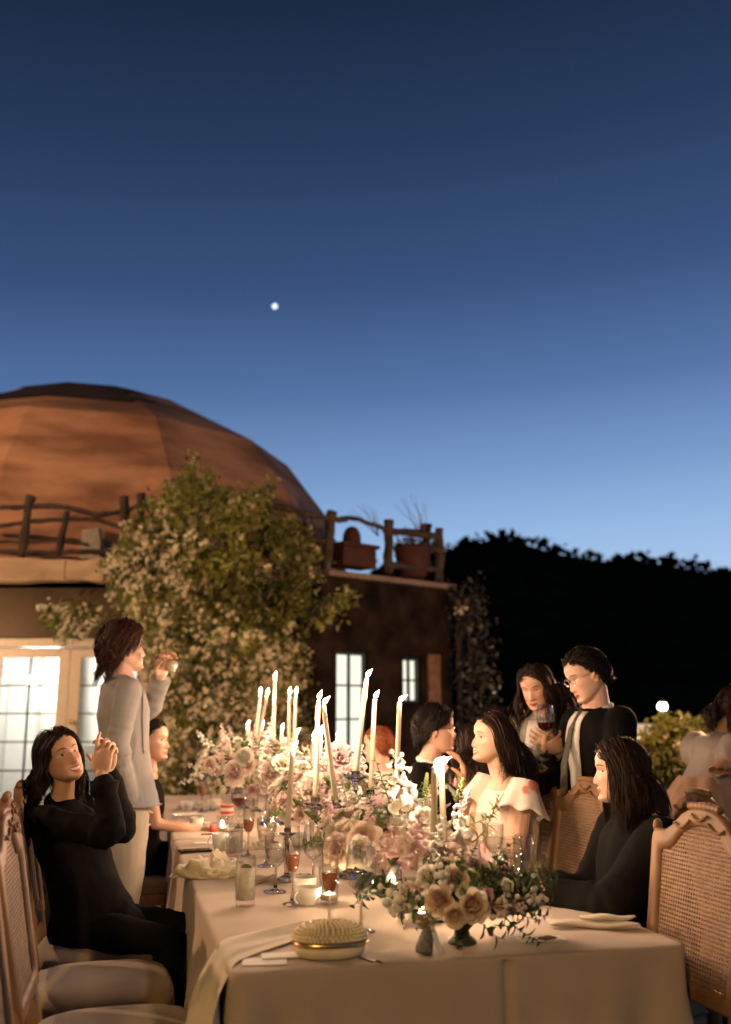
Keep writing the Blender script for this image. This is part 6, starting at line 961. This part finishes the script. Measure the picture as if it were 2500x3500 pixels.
p.hair(m_hblack, 1300, .105, -.25, .85, .16, .008, 2.2, .13, 8, .0029, seed=9, lenf=lambda d: np.where(d[:, 2] < .05, .45, 1.0), hugz=-.09); mb = MB(); torso(mb, pel, sh, A, .175, .17, .195, .225, .14, .135, .15, .12, 1.1); sleeve(mb, S1, E1, W1_, (.074, .062, .052)); sleeve(mb, S2, E2, W2_, (.072, .06, .05)); p.cloth('suit_jacket', mb, m_blackw, .010, 3, .006, 12, 9, hem=pel[2]-.12); cuff(p, E1, W1_, .054, m_blackw)
loopband(p, 'shirt_collar', m_shirt, nb+[0, 0, -.004]-fr*.004, A, fr, .066, .064, .012, -.018); p.panel('shirt_front', m_shirt, sh, A, fr, (0, 0, 1), [(.0, -.045, .045), (-.10, -.055, .055), (-.40, -.03, .03), (-.46, -.02, .02)], .006, 18); tp = [nb+fr*.085-[0, 0, .015], nb+fr*.15-[0, 0, .10], nb+fr*.195-[0, 0, .26], nb+fr*.205-[0, 0, .42], nb+fr*.20-[0, 0, .46]]; mb = MB(); mb.tube(tp, [.014, .019, .027, .030, .005], 8, ax=A, rb=[.012, .006, .004, .004, .003]); mb.build('tie', m_tie, p.t)
mb = MB(); [leg(mb, pel+A*s_*.09, V3(pel[0], pel[1], .48)+A*s_*.1, V3(pel[0], pel[1], .08)+A*s_*.1, (.105, .08, .07)) for s_ in (-1, 1)]; p.cloth('trousers', mb, m_blackw, .013, 2, .006, 10, 2); [shoe(p, V3(pel[0], pel[1], 0)+A*s_*.1, fr) for s_ in (-1, 1)]
# ---- 10: seated woman with black coat over her shoulders, right
D = 3.56; base = V3(at(2190, 3000, D)[0], D, 0); p = Person('seated woman in profile with dark hair and a black coat over her shoulders', base, m_skin2); f = nrm(V3(-.97, .06, -.03)); p.head(at(2118, 2632, D), f, V3(.06, 0, 1), .955); nb = at(2172, 2788, D+.02); p.neck(nb, .047); fr = nrm(V3(-.95, -.12, 0)); A = nrm(np.cross(fr, (0, 0, 1))); sh = nb-[0, 0, .015]; pel = at(2230, 3200, D+.02); pel[2] = .60
S1, E1, W1_ = sh-A*.185-[0, 0, .05], at(2105, 3110, D-.22), at(1925, 3070, D-.10); S2, E2, W2_ = sh+A*.18-[0, 0, .05], sh+A*.2+fr*.12-[0, 0, .28], at(1900, 3030, D+.12); p.limb([lerp(E1, W1_, .85), W1_], [.030, .027]); p.hand(W1_, V3(-1, .1, 0), V3(0, 0, -1), -1, .4, .95); p.limb([lerp(E2, W2_, .85), W2_], [.030, .027]); p.hand(W2_, V3(-1, 0, 0), V3(0, 0, -1), 1, .4, .95); p.mb.ell(sh+fr*.01-[0, 0, .02], (.085, .06, .045), frame(fr)); arms(p, sh, (S1, E1, W1_), (S2, E2, W2_)); p.body(.0044); p.face(.8, .25, eye=.7); p.coll = [(sh+A*.2-[0, 0, .03], sh-A*.2-[0, 0, .03], .075), (sh-[0, 0, .09], pel, .12)]
p.hair(m_hdark, 1600, .30, -.05, .35, .45, .006, 1.8, .12, 16, .0025, seed=10, clump=.45); mb = MB(); torso(mb, pel, sh, A, .20, .19, .19, .20, .17, .165, .15, .14, 1.1); sleeve(mb, S1, E1, W1_, (.085, .08, .06)); sleeve(mb, S2, E2, W2_, (.08, .07, .055)); mb.cap_tube([lerp(S1, E1, .3)+fr*.02, lerp(E1, W1_, .3)-[0, 0, .06]], [.07, .07], 12); p.cloth('coat', mb, m_blackw, .009, 4, .008, 9, 6)
mb = MB(); [leg(mb, pel+A*s_*.09-[0, 0, .05], pel+fr*.44+A*s_*.09-[0, 0, .05], pel+fr*.46+A*s_*.09-[0, 0, .5]) for s_ in (-1, 1)]; p.cloth('trousers', mb, m_blackw, .013, 2, .005, 10, 3)
# ---- 11: woman in tulle at the right edge
D = 5.6; base = V3(at(2440, 2700, D)[0], D, 0); p = Person('woman in a pale tulle dress leaning in at the right edge, back turned', base); f = nrm(V3(.75, .62, -.30)); p.head(at(2512, 2418, D), f, V3(.2, 0, 1)); nb = at(2478, 2490, D); p.neck(nb, .046); fr = nrm(V3(.8, .55, 0)); A = nrm(np.cross(fr, (0, 0, 1))); sh = nb-[.02, 0, .05]; pel = at(2415, 2690, D); S1 = sh+A*.16-[0, 0, .04]; E1 = at(2440, 2640, D-.25); W1_ = at(2540, 2600, D-.2); p.limb([S1, E1, W1_], [.045, .038, .028]); p.hand(W1_, V3(1, 0, .2), V3(0, 0, -1), 1, .4); p.body(.006); p.coll = [(sh+A*.18, sh-A*.18, .08)]
p.hair(m_hdark, 600, .2, 0, .5, .4, .012, 3, .12, 12, .0036, seed=11); mb = MB(); torso(mb, pel, sh-[0, 0, .01], A, .15, .13, .15, .16); mb.ell(lerp(S1, E1, .35), (.105, .10, .12)); mb.ell(sh-A*.17-[0, 0, .08], (.1, .1, .11)); p.cloth('bodice', mb, m_greysilk, .011, 3, .010, 13, 2)
g = np.linspace(0, 2*math.pi, 120, endpoint=False); rows = []
for k in np.linspace(0, 1, 26): rr = .14+.42*k**.8; ww = 1+.11*k**.5*np.sin(g*13+k*2)+.06*np.sin(g*7+1+k); z = pel[2]+.06-(pel[2]+.04)*k; rows.append(np.stack([pel[0]-.12*k+np.cos(g)*rr*ww, pel[1]+np.sin(g)*rr*ww*.85, 0*g+z], -1))
mb = MB(); mb.grid(np.array(rows), True); mb.build('tulle_skirt', m_tulle, p.t)
